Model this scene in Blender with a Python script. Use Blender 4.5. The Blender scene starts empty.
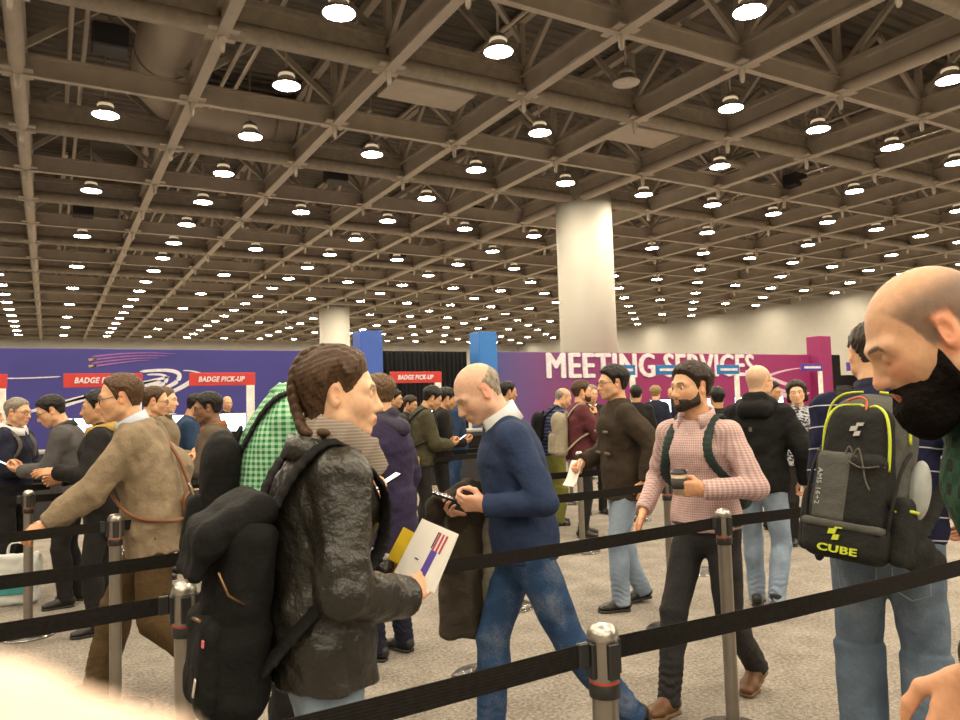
import bpy, math, random
import numpy as np
from mathutils import Vector, Matrix
random.seed(7)
SC = bpy.context.scene
COL = SC.collection
PI = math.pi
def V(*a): return np.array(a[0] if len(a) == 1 else a, float)
def unit(v):
    v = V(v); n = np.linalg.norm(v); return v / n if n > 1e-9 else v

# ------------------------------------------------------------------ objects
def link(o, parent=None):
    COL.objects.link(o)
    if parent is not None: o.parent = parent
    return o
def empty(name, loc=(0, 0, 0), rz=0.0):
    o = bpy.data.objects.new(name, None); o.empty_display_size = .1
    o.location = tuple(float(c) for c in loc); o.rotation_euler = (0, 0, rz)
    return link(o)
def tag(o, label, cat, group=None, kind=None):
    o['label'] = label; o['category'] = cat
    if group: o['group'] = group
    if kind: o['kind'] = kind
    return o
def thing(name, label, cat, loc=(0, 0, 0), rz=0.0, group=None):
    return tag(empty(name, loc, rz), label, cat, group)
def struct(o):
    o['kind'] = 'structure'; return o
def copy_tree(o, parent=None):
    c = o.copy(); COL.objects.link(c)
    if parent is not None: c.parent = parent
    for ch in list(o.children): copy_tree(ch, c)
    return c
def np_mesh(name, v, faces, mats, smooth=True, fmat=None, col=None):
    """faces: (n,4) or (n,3) array or list of tuples"""
    me = bpy.data.meshes.new(name)
    v = np.asarray(v, np.float32)
    if isinstance(faces, np.ndarray):
        nf, k = faces.shape
        me.vertices.add(len(v)); me.vertices.foreach_set('co', v.ravel())
        me.loops.add(nf * k); me.loops.foreach_set('vertex_index', faces.ravel().astype(np.int32))
        me.polygons.add(nf)
        me.polygons.foreach_set('loop_start', (np.arange(nf) * k).astype(np.int32))
        me.polygons.foreach_set('loop_total', np.full(nf, k, np.int32))
    else:
        me.from_pydata(v.tolist(), [], faces)
    if not isinstance(mats, (list, tuple)): mats = [mats]
    for m in mats: me.materials.append(m)
    n = len(me.polygons)
    me.polygons.foreach_set('use_smooth', np.full(n, bool(smooth)))
    if fmat is not None: me.polygons.foreach_set('material_index', np.asarray(fmat, np.int32))
    if col is not None:
        ca = me.color_attributes.new('Col', 'FLOAT_COLOR', 'POINT')
        c4 = np.ones((len(v), 4), np.float32); c4[:, :3] = col
        ca.data.foreach_set('color', c4.ravel())
    me.update(calc_edges=True); me.validate()
    return me
def add_mesh(name, v, faces, mats, parent=None, smooth=True, **k):
    return link(bpy.data.objects.new(name, np_mesh(name, v, faces, mats, smooth, **k)), parent)

class MB:
    """collects simple solids into one mesh"""
    def __init__(self): self.v = []; self.f = []; self.m = []; self.s = []
    def add(self, v, f, m=0, sm=False):
        o = len(self.v)
        self.v += [tuple(float(c) for c in p) for p in v]
        self.f += [tuple(i + o for i in q) for q in f]
        self.m += [m] * len(f); self.s += [sm] * len(f)
        return self
    def box(self, c, s, m=0, R=None, bev=0.0):
        c = V(c); hx, hy, hz = [x / 2 for x in s]
        b = min(bev, hx * .49, hy * .49, hz * .49)
        if b <= 0:
            P = [(x, y, z) for x in (-hx, hx) for y in (-hy, hy) for z in (-hz, hz)]
            F = [(0, 1, 3, 2), (4, 6, 7, 5), (0, 4, 5, 1), (2, 3, 7, 6), (0, 2, 6, 4), (1, 5, 7, 3)]
        else:
            P = []; F = []
            sg = [(x, y, z) for x in (-1, 1) for y in (-1, 1) for z in (-1, 1)]
            for (x, y, z) in sg:
                P += [(x * hx, y * (hy - b), z * (hz - b)), (x * (hx - b), y * hy, z * (hz - b)), (x * (hx - b), y * (hy - b), z * hz)]
            id_ = {s_: 3 * i for i, s_ in enumerate(sg)}
            for a in range(3):
                o1, o2 = [(1, 2), (2, 0), (0, 1)][a]
                for d in (-1, 1):
                    q = []
                    for (u, w) in ((-1, -1), (1, -1), (1, 1), (-1, 1)):
                        t = [0, 0, 0]; t[a] = d; t[o1] = u; t[o2] = w; q.append(id_[tuple(t)] + a)
                    F.append(tuple(q if d > 0 else q[::-1]))
            for a in range(3):
                o1, o2 = [(1, 2), (2, 0), (0, 1)][a]
                for u in (-1, 1):
                    for w in (-1, 1):
                        t0 = [0, 0, 0]; t0[o1] = u; t0[o2] = w; t0[a] = -1; t1 = list(t0); t1[a] = 1
                        i0, i1 = id_[tuple(t0)], id_[tuple(t1)]
                        q = (i0 + o1, i1 + o1, i1 + o2, i0 + o2)
                        F.append(q if u * w > 0 else q[::-1])
            for s_ in sg:
                i = id_[s_]; q = (i, i + 1, i + 2); F.append(q if s_[0] * s_[1] * s_[2] > 0 else q[::-1])
        P = np.array(P)
        if R is not None: P = P @ np.asarray(R).T
        return self.add(P + c, F, m)
    def beam(self, a, b, w, h, m=0):
        """box from a to b, width w (horizontal), height h"""
        a, b = V(a), V(b); d = b - a; L = np.linalg.norm(d); u = d / L
        s = np.cross(u, V(0, 0, 1)); s = unit(s) if np.linalg.norm(s) > 1e-6 else V(1, 0, 0)
        t = np.cross(s, u)
        return self.box((a + b) / 2, (L, w, h), m, R=np.array([u, s, t]).T)
    def tube(self, pts, r, n=10, m=0, cap=True):
        pts = [V(p) for p in pts]; k = len(pts)
        rr = [r] * k if np.isscalar(r) else list(r)
        up = None; P = []
        for i, p in enumerate(pts):
            t = unit(pts[min(i + 1, k - 1)] - pts[max(i - 1, 0)])
            if up is None:
                up = np.cross(t, V(0, 0, 1))
                if np.linalg.norm(up) < 1e-3: up = V(1, 0, 0)
            up = unit(up - t * (up @ t)); w = np.cross(t, up)
            for j in range(n):
                a = 2 * PI * j / n
                P.append(p + rr[i] * (math.cos(a) * up + math.sin(a) * w))
        F = [(i * n + j, i * n + (j + 1) % n, (i + 1) * n + (j + 1) % n, (i + 1) * n + j) for i in range(k - 1) for j in range(n)]
        self.add(P, F, m, True)
        if cap:
            o = len(self.v) - len(P)
            self.f += [tuple(o + j for j in range(n))[::-1], tuple(o + (k - 1) * n + j for j in range(n))]
            self.m += [m, m]; self.s += [False, False]
        return self
    def lathe(self, prof, c=(0, 0, 0), n=24, m=0):
        c = V(c); P = []; k = len(prof)
        for (r, z) in prof:
            for j in range(n):
                a = 2 * PI * j / n; P.append(c + V(r * math.cos(a), r * math.sin(a), z))
        F = [(i * n + j, i * n + (j + 1) % n, (i + 1) * n + (j + 1) % n, (i + 1) * n + j) for i in range(k - 1) for j in range(n)]
        return self.add(P, F, m, True)
    def build(self, name, mats, parent=None):
        if not isinstance(mats, (list, tuple)): mats = [mats]
        me = bpy.data.meshes.new(name); me.from_pydata(self.v, [], self.f)
        for x in mats: me.materials.append(x)
        me.polygons.foreach_set('material_index', np.array(self.m, np.int32))
        me.polygons.foreach_set('use_smooth', np.array(self.s, bool))
        me.update()
        return link(bpy.data.objects.new(name, me), parent)
def ribbon(pts, nrm_h, th, n_sub=1):
    """flat strip standing on edge along pts: height nrm_h, thickness th"""
    pts = [V(p) for p in pts]; P = []
    for i, p in enumerate(pts):
        t = unit(pts[min(i + 1, len(pts) - 1)] - pts[max(i - 1, 0)]); s = unit(np.cross(t, V(0, 0, 1)))
        for (a, b) in ((-1, -1), (1, -1), (1, 1), (-1, 1)): P.append(p + s * a * th / 2 + V(0, 0, b * nrm_h / 2))
    F = [(i * 4 + j, i * 4 + (j + 1) % 4, i * 4 + 4 + (j + 1) % 4, i * 4 + 4 + j) for i in range(len(pts) - 1) for j in range(4)]
    k = len(pts) - 1
    F += [(3, 2, 1, 0), (k * 4, k * 4 + 1, k * 4 + 2, k * 4 + 3)]
    return P, F
def text_mesh(name, s, width, height, depth, mat, parent, M, bold=.012, shear=0.0):
    """solid lettering, fitted to width x height, centred, in the XY plane of M"""
    c = bpy.data.curves.new(name, 'FONT'); c.body = s; c.extrude = 0.05; c.offset = bold; c.shear = shear; c.resolution_u = 3
    c.space_character = 1.08
    t = bpy.data.objects.new(name, c); COL.objects.link(t)
    dg = bpy.context.evaluated_depsgraph_get()
    me = bpy.data.meshes.new_from_object(t.evaluated_get(dg))
    bpy.data.objects.remove(t)
    n = len(me.vertices); co = np.empty(n * 3, np.float32); me.vertices.foreach_get('co', co); co = co.reshape(-1, 3)
    lo, hi = co.min(0), co.max(0)
    co = (co - (lo + hi) / 2) / (hi - lo) * V(width, height, depth)
    co = co @ np.asarray(M)[:3, :3].T + np.asarray(M)[:3, 3]
    me.vertices.foreach_set('co', co.astype(np.float32).ravel()); me.materials.clear(); me.materials.append(mat); me.update()
    me.name = name
    return link(bpy.data.objects.new(name, me), parent)

# ------------------------------------------------------------------ materials
class NT:
    def __init__(self, name):
        self.mat = bpy.data.materials.new(name); self.mat.use_nodes = True
        self.t = self.mat.node_tree; self.n = self.t.nodes; self.n.clear()
        self.out = self.n.new('ShaderNodeOutputMaterial'); self.b = self.n.new('ShaderNodeBsdfPrincipled')
        self.l(self.b.outputs[0], self.out.inputs[0])
        self._tc = None
    def l(self, a, b): self.t.links.new(a, b)
    def tc(self, which='Object', scale=(1, 1, 1)):
        if self._tc is None: self._tc = self.n.new('ShaderNodeTexCoord')
        o = self._tc.outputs[which]
        m = self.n.new('ShaderNodeMapping'); m.inputs['Scale'].default_value = scale; self.l(o, m.inputs[0]); return m.outputs[0]
    def noise(self, scale, detail=3, vec=None, rough=.55):
        x = self.n.new('ShaderNodeTexNoise'); x.inputs['Scale'].default_value = scale; x.inputs['Detail'].default_value = detail; x.inputs['Roughness'].default_value = rough
        self.l(vec if vec is not None else self.tc(), x.inputs['Vector']); return x.outputs['Fac']
    def ramp(self, fac, stops):
        r = self.n.new('ShaderNodeValToRGB'); e = r.color_ramp.elements
        while len(e) < len(stops): e.new(.5)
        for i, (p, c) in enumerate(stops):
            e[i].position = p; e[i].color = (*c, 1) if len(c) == 3 else c
        self.l(fac, r.inputs[0]); return r.outputs[0]
    def math(self, op, a, b=None):
        m = self.n.new('ShaderNodeMath'); m.operation = op
        for i, x in enumerate((a, b)):
            if x is None: continue
            if isinstance(x, (int, float)): m.inputs[i].default_value = x
            else: self.l(x, m.inputs[i])
        return m.outputs[0]
    def mix(self, fac, a, b, mode='MIX'):
        m = self.n.new('ShaderNodeMix'); m.data_type = 'RGBA'; m.blend_type = mode
        for i, x in ((0, fac), (6, a), (7, b)):
            if isinstance(x, (int, float)): m.inputs[i].default_value = x
            elif isinstance(x, tuple): m.inputs[i].default_value = (*x, 1)
            else: self.l(x, m.inputs[i])
        return m.outputs[2]
    def sep(self, vec=None):
        s = self.n.new('ShaderNodeSeparateXYZ'); self.l(vec if vec is not None else self.tc(), s.inputs[0]); return s.outputs
    def col(self, c):
        i = self.b.inputs['Base Color']
        if isinstance(c, tuple): i.default_value = (*c, 1)
        else: self.l(c, i)
        return self
    def set(self, rough=.6, metal=0.0, spec=None, sheen=0.0):
        self.b.inputs['Roughness'].default_value = rough; self.b.inputs['Metallic'].default_value = metal
        if spec is not None: self.b.inputs['Specular IOR Level'].default_value = spec
        if sheen: self.b.inputs['Sheen Weight'].default_value = sheen
        return self
    def bump(self, h, strength=.3, dist=.01):
        b = self.n.new('ShaderNodeBump'); b.inputs['Strength'].default_value = strength; b.inputs['Distance'].default_value = dist
        self.l(h, b.inputs['Height']); self.l(b.outputs[0], self.b.inputs['Normal']); return self
_mc = {}
def dk(c, k): return tuple(x * k for x in c)
def plain(name, c, rough=.6, metal=0.0, var=.15, scale=9, bump=0.0, bscale=40, spec=None):
    key = ('p', name)
    if key in _mc: return _mc[key]
    t = NT(name)
    n = t.noise(scale, 4)
    t.col(t.ramp(n, [(.3, dk(c, 1 - var)), (.7, dk(c, 1 + var))])).set(rough, metal, spec)
    if bump: t.bump(t.noise(bscale, 4), bump, .025)
    _mc[key] = t.mat; return t.mat
def cloth(name, c, rough=.85, var=.16, weave=260, wr=.35, spec=.25):
    """woven cloth: mottled colour, wrinkle bump plus fine weave"""
    key = ('c', name)
    if key in _mc: return _mc[key]
    t = NT(name)
    n = t.noise(7, 5)
    t.col(t.ramp(n, [(.25, dk(c, 1 - var)), (.75, dk(c, 1 + var))])).set(rough, 0, spec)
    h = t.math('ADD', t.math('MULTIPLY', t.noise(14, 5), 1.0), t.math('MULTIPLY', t.noise(weave, 1), .12))
    t.bump(h, min(1, wr * 1.6), .03)
    _mc[key] = t.mat; return t.mat
def denim(name, c, wash=.35):
    key = ('d', name)
    if key in _mc: return _mc[key]
    t = NT(name)
    f = t.math('ADD', t.math('MULTIPLY', t.noise(5, 4), .75), t.math('MULTIPLY', t.noise(160, 2), .25))
    lt = tuple(min(1, x + wash * (.55 - x) * .5 + .03) for x in c)
    t.col(t.ramp(f, [(.33, dk(c, .72)), (.52, c), (.7, lt)])).set(.85, 0, .2)
    t.bump(t.math('ADD', t.noise(13, 5), t.math('MULTIPLY', t.noise(300, 1), .08)), .4, .03)
    _mc[key] = t.mat; return t.mat
def emis(name, c, s):
    key = ('e', name)
    if key in _mc: return _mc[key]
    t = NT(name); t.col((.8, .8, .8)).set(.4)
    t.b.inputs['Emission Color'].default_value = (*c, 1); t.b.inputs['Emission Strength'].default_value = s
    _mc[key] = t.mat; return t.mat
def stripes(t, coord, period, duty):
    """0/1 square wave along a coordinate"""
    return t.math('LESS_THAN', t.math('FRACT', t.math('DIVIDE', coord, period)), duty)
def skin_mat():
    t = NT('skin'); a = t.n.new('ShaderNodeAttribute'); a.attribute_name = 'Col'
    n = t.ramp(t.noise(60, 4), [(.3, (.9, .87, .85)), (.7, (1.06, 1.04, 1.03))])
    t.col(t.mix(1.0, a.outputs['Color'], n, 'MULTIPLY')).set(.48, 0, .4)
    t.b.inputs['Subsurface Weight'].default_value = .08; t.b.inputs['Subsurface Radius'].default_value = (.012, .005, .003)
    t.bump(t.noise(220, 3), .12, .004); return t.mat
def hair_mat(name, c, var=.45):
    key = ('h', name)
    if key in _mc: return _mc[key]
    t = NT(name)
    n = t.noise(1, 4, t.tc('Object', (60, 150, 38)))
    t.col(t.ramp(n, [(.3, dk(c, 1 - var)), (.7, dk(c, 1 + var))])).set(.52, 0, .3); t.bump(n, .6, .006)
    _mc[key] = t.mat; return t.mat
SKIN = skin_mat()
# ------------------------------------------------------------------ distance-field modelling
def surface_nets(F, lo, h):
    nx, ny, nz = F.shape
    S = F < 0
    c = S[:-1, :-1, :-1].astype(np.int8)
    tot = np.zeros((nx - 1, ny - 1, nz - 1), np.int8)
    offs = [(i, j, k) for i in (0, 1) for j in (0, 1) for k in (0, 1)]
    for (i, j, k) in offs: tot += S[i:nx - 1 + i, j:ny - 1 + j, k:nz - 1 + k]
    act = (tot > 0) & (tot < 8)
    idx = np.argwhere(act)
    if len(idx) == 0: return np.zeros((0, 3)), np.zeros((0, 4), int)
    vid = np.full(act.shape, -1, np.int64); vid[act] = np.arange(len(idx))
    val = [F[idx[:, 0] + i, idx[:, 1] + j, idx[:, 2] + k] for (i, j, k) in offs]
    acc = np.zeros((len(idx), 3)); cnt = np.zeros(len(idx))
    for a in range(8):
        for b in range(a + 1, 8):
            d = np.array(offs[b]) - np.array(offs[a])
            if np.abs(d).sum() != 1: continue
            m = (val[a] < 0) != (val[b] < 0)
            t = val[a][m] / (val[a][m] - val[b][m])
            acc[m] += np.array(offs[a]) + t[:, None] * d; cnt[m] += 1
    v = lo + (idx + acc / cnt[:, None]) * h
    quads = []
    for ax in range(3):
        sl0 = [slice(None)] * 3; sl1 = [slice(None)] * 3
        sl0[ax] = slice(0, -1); sl1[ax] = slice(1, None)
        A, B = S[tuple(sl0)], S[tuple(sl1)]
        e = np.argwhere(A != B); u, w = [(1, 2), (2, 0), (0, 1)][ax]
        ok = (e[:, u] > 0) & (e[:, w] > 0) & (e[:, u] < F.shape[u] - 1) & (e[:, w] < F.shape[w] - 1)
        e = e[ok]
        if len(e) == 0: continue
        flip = A[tuple(e.T)]
        def cell(du, dw):
            q = e.copy(); q[:, u] -= du; q[:, w] -= dw; return vid[tuple(q.T)]
        q = np.stack([cell(1, 1), cell(0, 1), cell(0, 0), cell(1, 0)], 1)
        q[~flip] = q[~flip][:, ::-1]
        quads.append(q)
    return v, np.concatenate(quads)

class Fld:
    def __init__(s, lo, hi, h):
        s.lo = V(lo); s.h = h
        n = np.maximum(4, np.ceil((V(hi) - s.lo) / h).astype(int) + 1)
        s.F = np.full(n, 1.0, np.float32)
        s.ax = [s.lo[i] + np.arange(n[i]) * h for i in range(3)]
    def grid(s, sl=None):
        sl = sl or (slice(None),) * 3
        return (s.ax[0][sl[0]][:, None, None], s.ax[1][sl[1]][None, :, None], s.ax[2][sl[2]][None, None, :])
    def sub(s, lo, hi):
        r = []
        for i in range(3):
            a = int(np.floor((lo[i] - s.lo[i]) / s.h)); b = int(np.ceil((hi[i] - s.lo[i]) / s.h)) + 1
            a = max(0, a); b = min(s.F.shape[i], b)
            if b <= a: return None
            r.append(slice(a, b))
        return tuple(r)
    def put(s, sl, g, k, op):
        f = s.F[sl]
        if op == 'add':
            if k > 0:
                hh = np.maximum(k - np.abs(f - g), 0) / k
                s.F[sl] = np.minimum(f, g) - hh * hh * k * .25
            else: s.F[sl] = np.minimum(f, g)
        else:
            if k > 0:
                hh = np.maximum(k - np.abs(f + g), 0) / k
                s.F[sl] = np.maximum(f, -g) + hh * hh * k * .25
            else: s.F[sl] = np.maximum(f, -g)
    def seg(s, A, B, ra, rb, k=.02, side=None, op='add', cap=1.0):
        A, B = V(A), V(B)
        a0, b0 = (ra, ra) if np.isscalar(ra) else ra
        a1, b1 = (rb, rb) if np.isscalar(rb) else rb
        R = max(a0, b0, a1, b1) + k + 3 * s.h
        sl = s.sub(np.minimum(A, B) - R, np.maximum(A, B) + R)
        if sl is None: return s
        X, Y, Z = s.grid(sl); X = X - A[0]; Y = Y - A[1]; Z = Z - A[2]
        d = B - A; L = np.linalg.norm(d); u = d / L if L > 1e-9 else V(0, 0, 1)
        al = X * u[0] + Y * u[1] + Z * u[2]
        t = np.clip(al / max(L, 1e-9), 0, 1); dz = al - t * L
        if a0 == b0 and a1 == b1:
            r2 = X * X + Y * Y + Z * Z - al * al
            r = a0 + (a1 - a0) * t
            g = np.sqrt(np.maximum(r2, 0) + (dz / cap) ** 2) - r
        else:
            sd = V(0, 1, 0) if side is None else V(side)
            sv = sd - (sd @ u) * u
            if np.linalg.norm(sv) < 1e-4: sv = np.cross(u, V(1, 0, 0))
            sv = unit(sv); w = np.cross(u, sv)
            x = X * sv[0] + Y * sv[1] + Z * sv[2]; y = X * w[0] + Y * w[1] + Z * w[2]
            a = a0 + (a1 - a0) * t; b = b0 + (b1 - b0) * t; m = np.minimum(a, b)
            g = (np.sqrt((x / a) ** 2 + (y / b) ** 2 + (dz / (m * cap)) ** 2) - 1) * m
        s.put(sl, g.astype(np.float32), k, op); return s
    def chain(s, pts, rad, k=.02, side=None, op='add', cap=1.0):
        if len(pts) == 1: return s.seg(pts[0], pts[0], rad[0], rad[0], k, side, op)
        for i in range(len(pts) - 1): s.seg(pts[i], pts[i + 1], rad[i], rad[i + 1], k, side, op, cap)
        return s
    def ell(s, c, r, k=.02, R=None, op='add'):
        c = V(c); r = V(r); m = r.max() + k + 3 * s.h
        sl = s.sub(c - m, c + m)
        if sl is None: return s
        X, Y, Z = s.grid(sl); X = X - c[0]; Y = Y - c[1]; Z = Z - c[2]
        if R is not None:
            R = np.asarray(R)
            X, Y, Z = [R[0, i] * X + R[1, i] * Y + R[2, i] * Z for i in range(3)]
        q = np.sqrt((X / r[0]) ** 2 + (Y / r[1]) ** 2 + (Z / r[2]) ** 2)
        q2 = np.sqrt((X / r[0] ** 2) ** 2 + (Y / r[1] ** 2) ** 2 + (Z / r[2] ** 2) ** 2)
        g = q * (q - 1) / np.maximum(q2, 1e-6)
        g = np.where(q < .3, -r.min() * (1 - q), g)
        s.put(sl, g.astype(np.float32), k, op); return s
    def rbox(s, c, half, rad, k=.01, R=None, op='add', taper=0.0):
        """rounded box; taper narrows x,y towards +z"""
        c = V(c); half = V(half); m = np.linalg.norm(half) + rad + k + 3 * s.h
        sl = s.sub(c - m, c + m)
        if sl is None: return s
        X, Y, Z = s.grid(sl); X = X - c[0]; Y = Y - c[1]; Z = Z - c[2]
        if R is not None:
            R = np.asarray(R)
            X, Y, Z = [R[0, i] * X + R[1, i] * Y + R[2, i] * Z for i in range(3)]
        if taper: f = 1 - taper * np.clip(Z / half[2], -1, 1); X = X / f; Y = Y / f
        qx = np.abs(X) - half[0] + rad; qy = np.abs(Y) - half[1] + rad; qz = np.abs(Z) - half[2] + rad
        g = np.sqrt(np.maximum(qx, 0) ** 2 + np.maximum(qy, 0) ** 2 + np.maximum(qz, 0) ** 2) + np.minimum(np.maximum(qx, np.maximum(qy, qz)), 0) - rad
        s.put(sl, g.astype(np.float32), k, op); return s
    def cut(s, p, n, k=0.0):
        """keep the side opposite n"""
        n = unit(n); X, Y, Z = s.grid(); p = V(p)
        g = ((X - p[0]) * n[0] + (Y - p[1]) * n[1] + (Z - p[2]) * n[2]).astype(np.float32)
        s.put((slice(None),) * 3, -g, k, 'sub'); return s
    def folds(s, amp, seed=0, fr=1.0):
        if amp <= 0: return s
        rs = np.random.RandomState(seed); X, Y, Z = s.grid(); acc = 0
        for i in range(4):
            d = rs.normal(size=3); d[2] *= .9 + .6 * (i % 2); d /= np.linalg.norm(d); f = fr * (26 + 22 * i)
            e = rs.normal(size=3); e /= np.linalg.norm(e)
            w = 1.6 * np.sin((X * e[0] + Y * e[1] + Z * e[2]) * f * .45 + rs.rand() * 6)
            acc = acc + np.sin((X * d[0] + Y * d[1] + Z * d[2]) * f + w + rs.rand() * 6) / (1 + .6 * i)
        s.F += (acc * amp * .5).astype(np.float32); return s
    def mesh(s): return surface_nets(s.F, s.lo, s.h)
    def obj(s, name, mat, parent=None, xf=None, **k):
        v, q = s.mesh()
        if xf is not None: v = v @ xf[0].T + xf[1]
        return add_mesh(name, v, q, mat, parent, **k)
# ------------------------------------------------------------------ people
def rx(a): c, s = math.cos(a), math.sin(a); return np.array([[1, 0, 0], [0, c, -s], [0, s, c]])
def ry(a): c, s = math.cos(a), math.sin(a); return np.array([[c, 0, s], [0, 1, 0], [-s, 0, c]])
def rz(a): c, s = math.cos(a), math.sin(a); return np.array([[c, -s, 0], [s, c, 0], [0, 0, 1]])
D2R = PI / 180
def ik(A, T, l1, l2, hint):
    A, T = V(A), V(T); d = T - A; L = np.linalg.norm(d)
    if L > (l1 + l2) * .995: T = A + d * ((l1 + l2) * .995 / L); d = T - A; L = np.linalg.norm(d)
    if L < abs(l1 - l2) * 1.05: L = abs(l1 - l2) * 1.05
    u = unit(d); h = V(hint) - u * (V(hint) @ u); h = unit(h)
    x = (l1 * l1 - l2 * l2 + L * L) / (2 * L); y = math.sqrt(max(l1 * l1 - x * x, 0))
    return A + u * x + h * y, T

class Sk: pass
def skeleton(H=1.75, fem=False, lean=0, hunch=0, twist=0, head=(0, 0, 0), neck=8, la=None, ra=None, lf=None, rf=None, crouch=0, build=1.0, hsc=1.0):
    """local frame: x forward, y to the person's left, z up; heights in metres"""
    k = Sk(); s = H / 1.75; k.s = s; k.fem = fem; k.b = build
    lf = lf or (0, .10); rf = rf or (0, -.10)
    ft = []
    for f in (lf, rf):
        f = list(f) + [0, 0, 0][len(f) - 2:]   # x, y, lift, pitch(deg, toe down), yaw(deg)
        ft.append(f)
    hw = .085 * s
    hz = .905 * s - crouch
    for f, sg in zip(ft, (1, -1)):
        pt = f[3] * D2R
        az = .085 * s + f[2] + max(0, math.sin(pt)) * .13
        r2 = f[0] ** 2 + (f[1] - sg * hw) ** 2
        hz = min(hz, az + math.sqrt(max((.812 * s) ** 2 - r2, .04)))
        f.append(az)
    k.P = V(0, 0, hz + .05 * s)
    k.legs = []
    for f, sg in zip(ft, (1, -1)):
        hip = V(0, sg * hw, hz); ank = V(f[0], f[1], f[5])
        yaw = f[4] * D2R
        kn, ank = ik(hip, ank, .42 * s, .40 * s, V(math.cos(yaw), math.sin(yaw) + sg * .05, .05))
        k.legs.append((hip, kn, ank, rz(yaw) @ ry(f[3] * D2R)))
    l1 = lean * D2R; l2 = (lean + hunch) * D2R
    k.d1 = V(math.sin(l1), 0, math.cos(l1)); k.d2 = V(math.sin(l2), 0, math.cos(l2))
    k.M = k.P + .25 * s * k.d1; k.N = k.M + .275 * s * k.d2
    Rt = rz(twist * D2R); k.L = Rt @ V(0, 1, 0); k.f2 = np.cross(k.L, k.d2); k.f1 = np.cross(V(0, 1, 0), k.d1)
    shw = (.142 if fem else .166) * s * (build * .5 + .5)
    k.sh = [k.N - .078 * s * k.d2 + k.L * shw * sg + k.f2 * .012 for sg in (1, -1)]
    k.Rh = rz(head[1] * D2R) @ ry(head[0] * D2R) @ rx(head[2] * D2R)
    nl = (lean + hunch + neck) * D2R; k.dn = V(math.sin(nl), 0, math.cos(nl)); k.hs = (1.0 if not fem else .95) * (.5 + .5 * s) * hsc
    k.Hc = k.N + k.dn * .07 * s + k.Rh @ (V(.025, 0, .09) * k.hs)
    k.arms = []
    for a, sg, S in ((la, 1, k.sh[0]), (ra, -1, k.sh[1])):
        a = dict(a or {})
        w = a.get('w')
        if w is None: w = V(S[0] + .04, S[1] + sg * .07, S[2] - .53 * s)
        el, w = ik(S, w, .295 * s, .255 * s, a.get('el', V(-.6, sg * .5, -.6)))
        fd = unit(w - el); hd = unit(a.get('hd', fd)); pn = V(a.get('pn', (.2, sg * 1.0, .1)))
        pn = unit(pn - hd * (pn @ hd))
        k.arms.append(dict(S=S, E=el, W=w, hd=hd, pn=pn, curl=a.get('curl', 'relax'), sg=sg))
    return k

CURL = dict(relax=(18, 30, 18, .25), grip=(52, 68, 40, .9), hold=(32, 50, 28, .75), flat=(6, 10, 6, .15), pinch=(40, 55, 30, 1.0), point=(25, 40, 25, .4))
def hand_mesh(a, s, h=.0042, fore=.09):
    """returns verts (person frame), quads.  hand frame: x fingers, z back of hand, y = z cross x"""
    x = a['hd']; z = a['pn']; y = np.cross(z, x); R = np.array([x, y, z]).T
    ts = 1 if y @ np.cross(V(0, 0, 1), V(1, 0, 0)) >= -9 else 1
    # thumb side: for a left hand (sg=+1) seen from its back with fingers up, the thumb is to the right
    ts = -1 if a['sg'] > 0 else 1
    k = s * (1.0 if True else 1)
    c1, c2, c3, th = CURL[a['curl']]
    F = Fld((-fore - .03, -.13, -.13), (.22, .13, .12), h)
    st = R.T @ unit(a['E'] - a['W']) if 'E' in a else V(-1, 0, 0)
    F.chain([st * .085, st * .025, (.012, 0, 0)], [(.028, .024), (.026, .02), (.028, .018)], .01)
    F.seg((.005, 0, -.002), (.085, 0, -.002), (.031, .017), (.041, .0125), .012)
    F.seg((.02, ts * .022, -.012), (.06, ts * .026, -.008), .015, .011, .014)
    bases = [(.088, .029, .0735), (.092, .0095, .081), (.088, -.010, .075), (.08, -.029, .06)]
    for i, (bx, by, ln) in enumerate(bases):
        p = V(bx, by * ts, 0); ang = 0.0; pts = [p]
        sp = ts * (by * 2.2)
        for L, c in zip((.46, .30, .24), (c1 + 4 * i, c2 + 3 * i, c3)):
            ang += c * D2R
            p = p + ln * L * V(math.cos(ang) * math.cos(sp), math.cos(ang) * math.sin(sp) , -math.sin(ang)); pts.append(p)
        F.chain([V(bx - .02, by * ts * .95, -.001)] + pts, [.0095, .0098, .0088, .0082, .007], .0035)
    b = V(.018, ts * .026, -.008)
    t1 = b + .046 * unit(V(.75, ts * (.85 - .55 * th), -.15 - .75 * th)); t2 = t1 + .034 * unit(V(.9, ts * (.35 - .6 * th), -.1 - .45 * th)); t3 = t2 + .025 * unit(V(.95, ts * (.1 - .5 * th), -.1 - .2 * th))
    F.chain([b, t1, t2, t3], [.0155, .012, .0105, .008], .008)
    v, q = F.mesh()
    v = v * k
    return v @ R.T + a['W'], q

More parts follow.
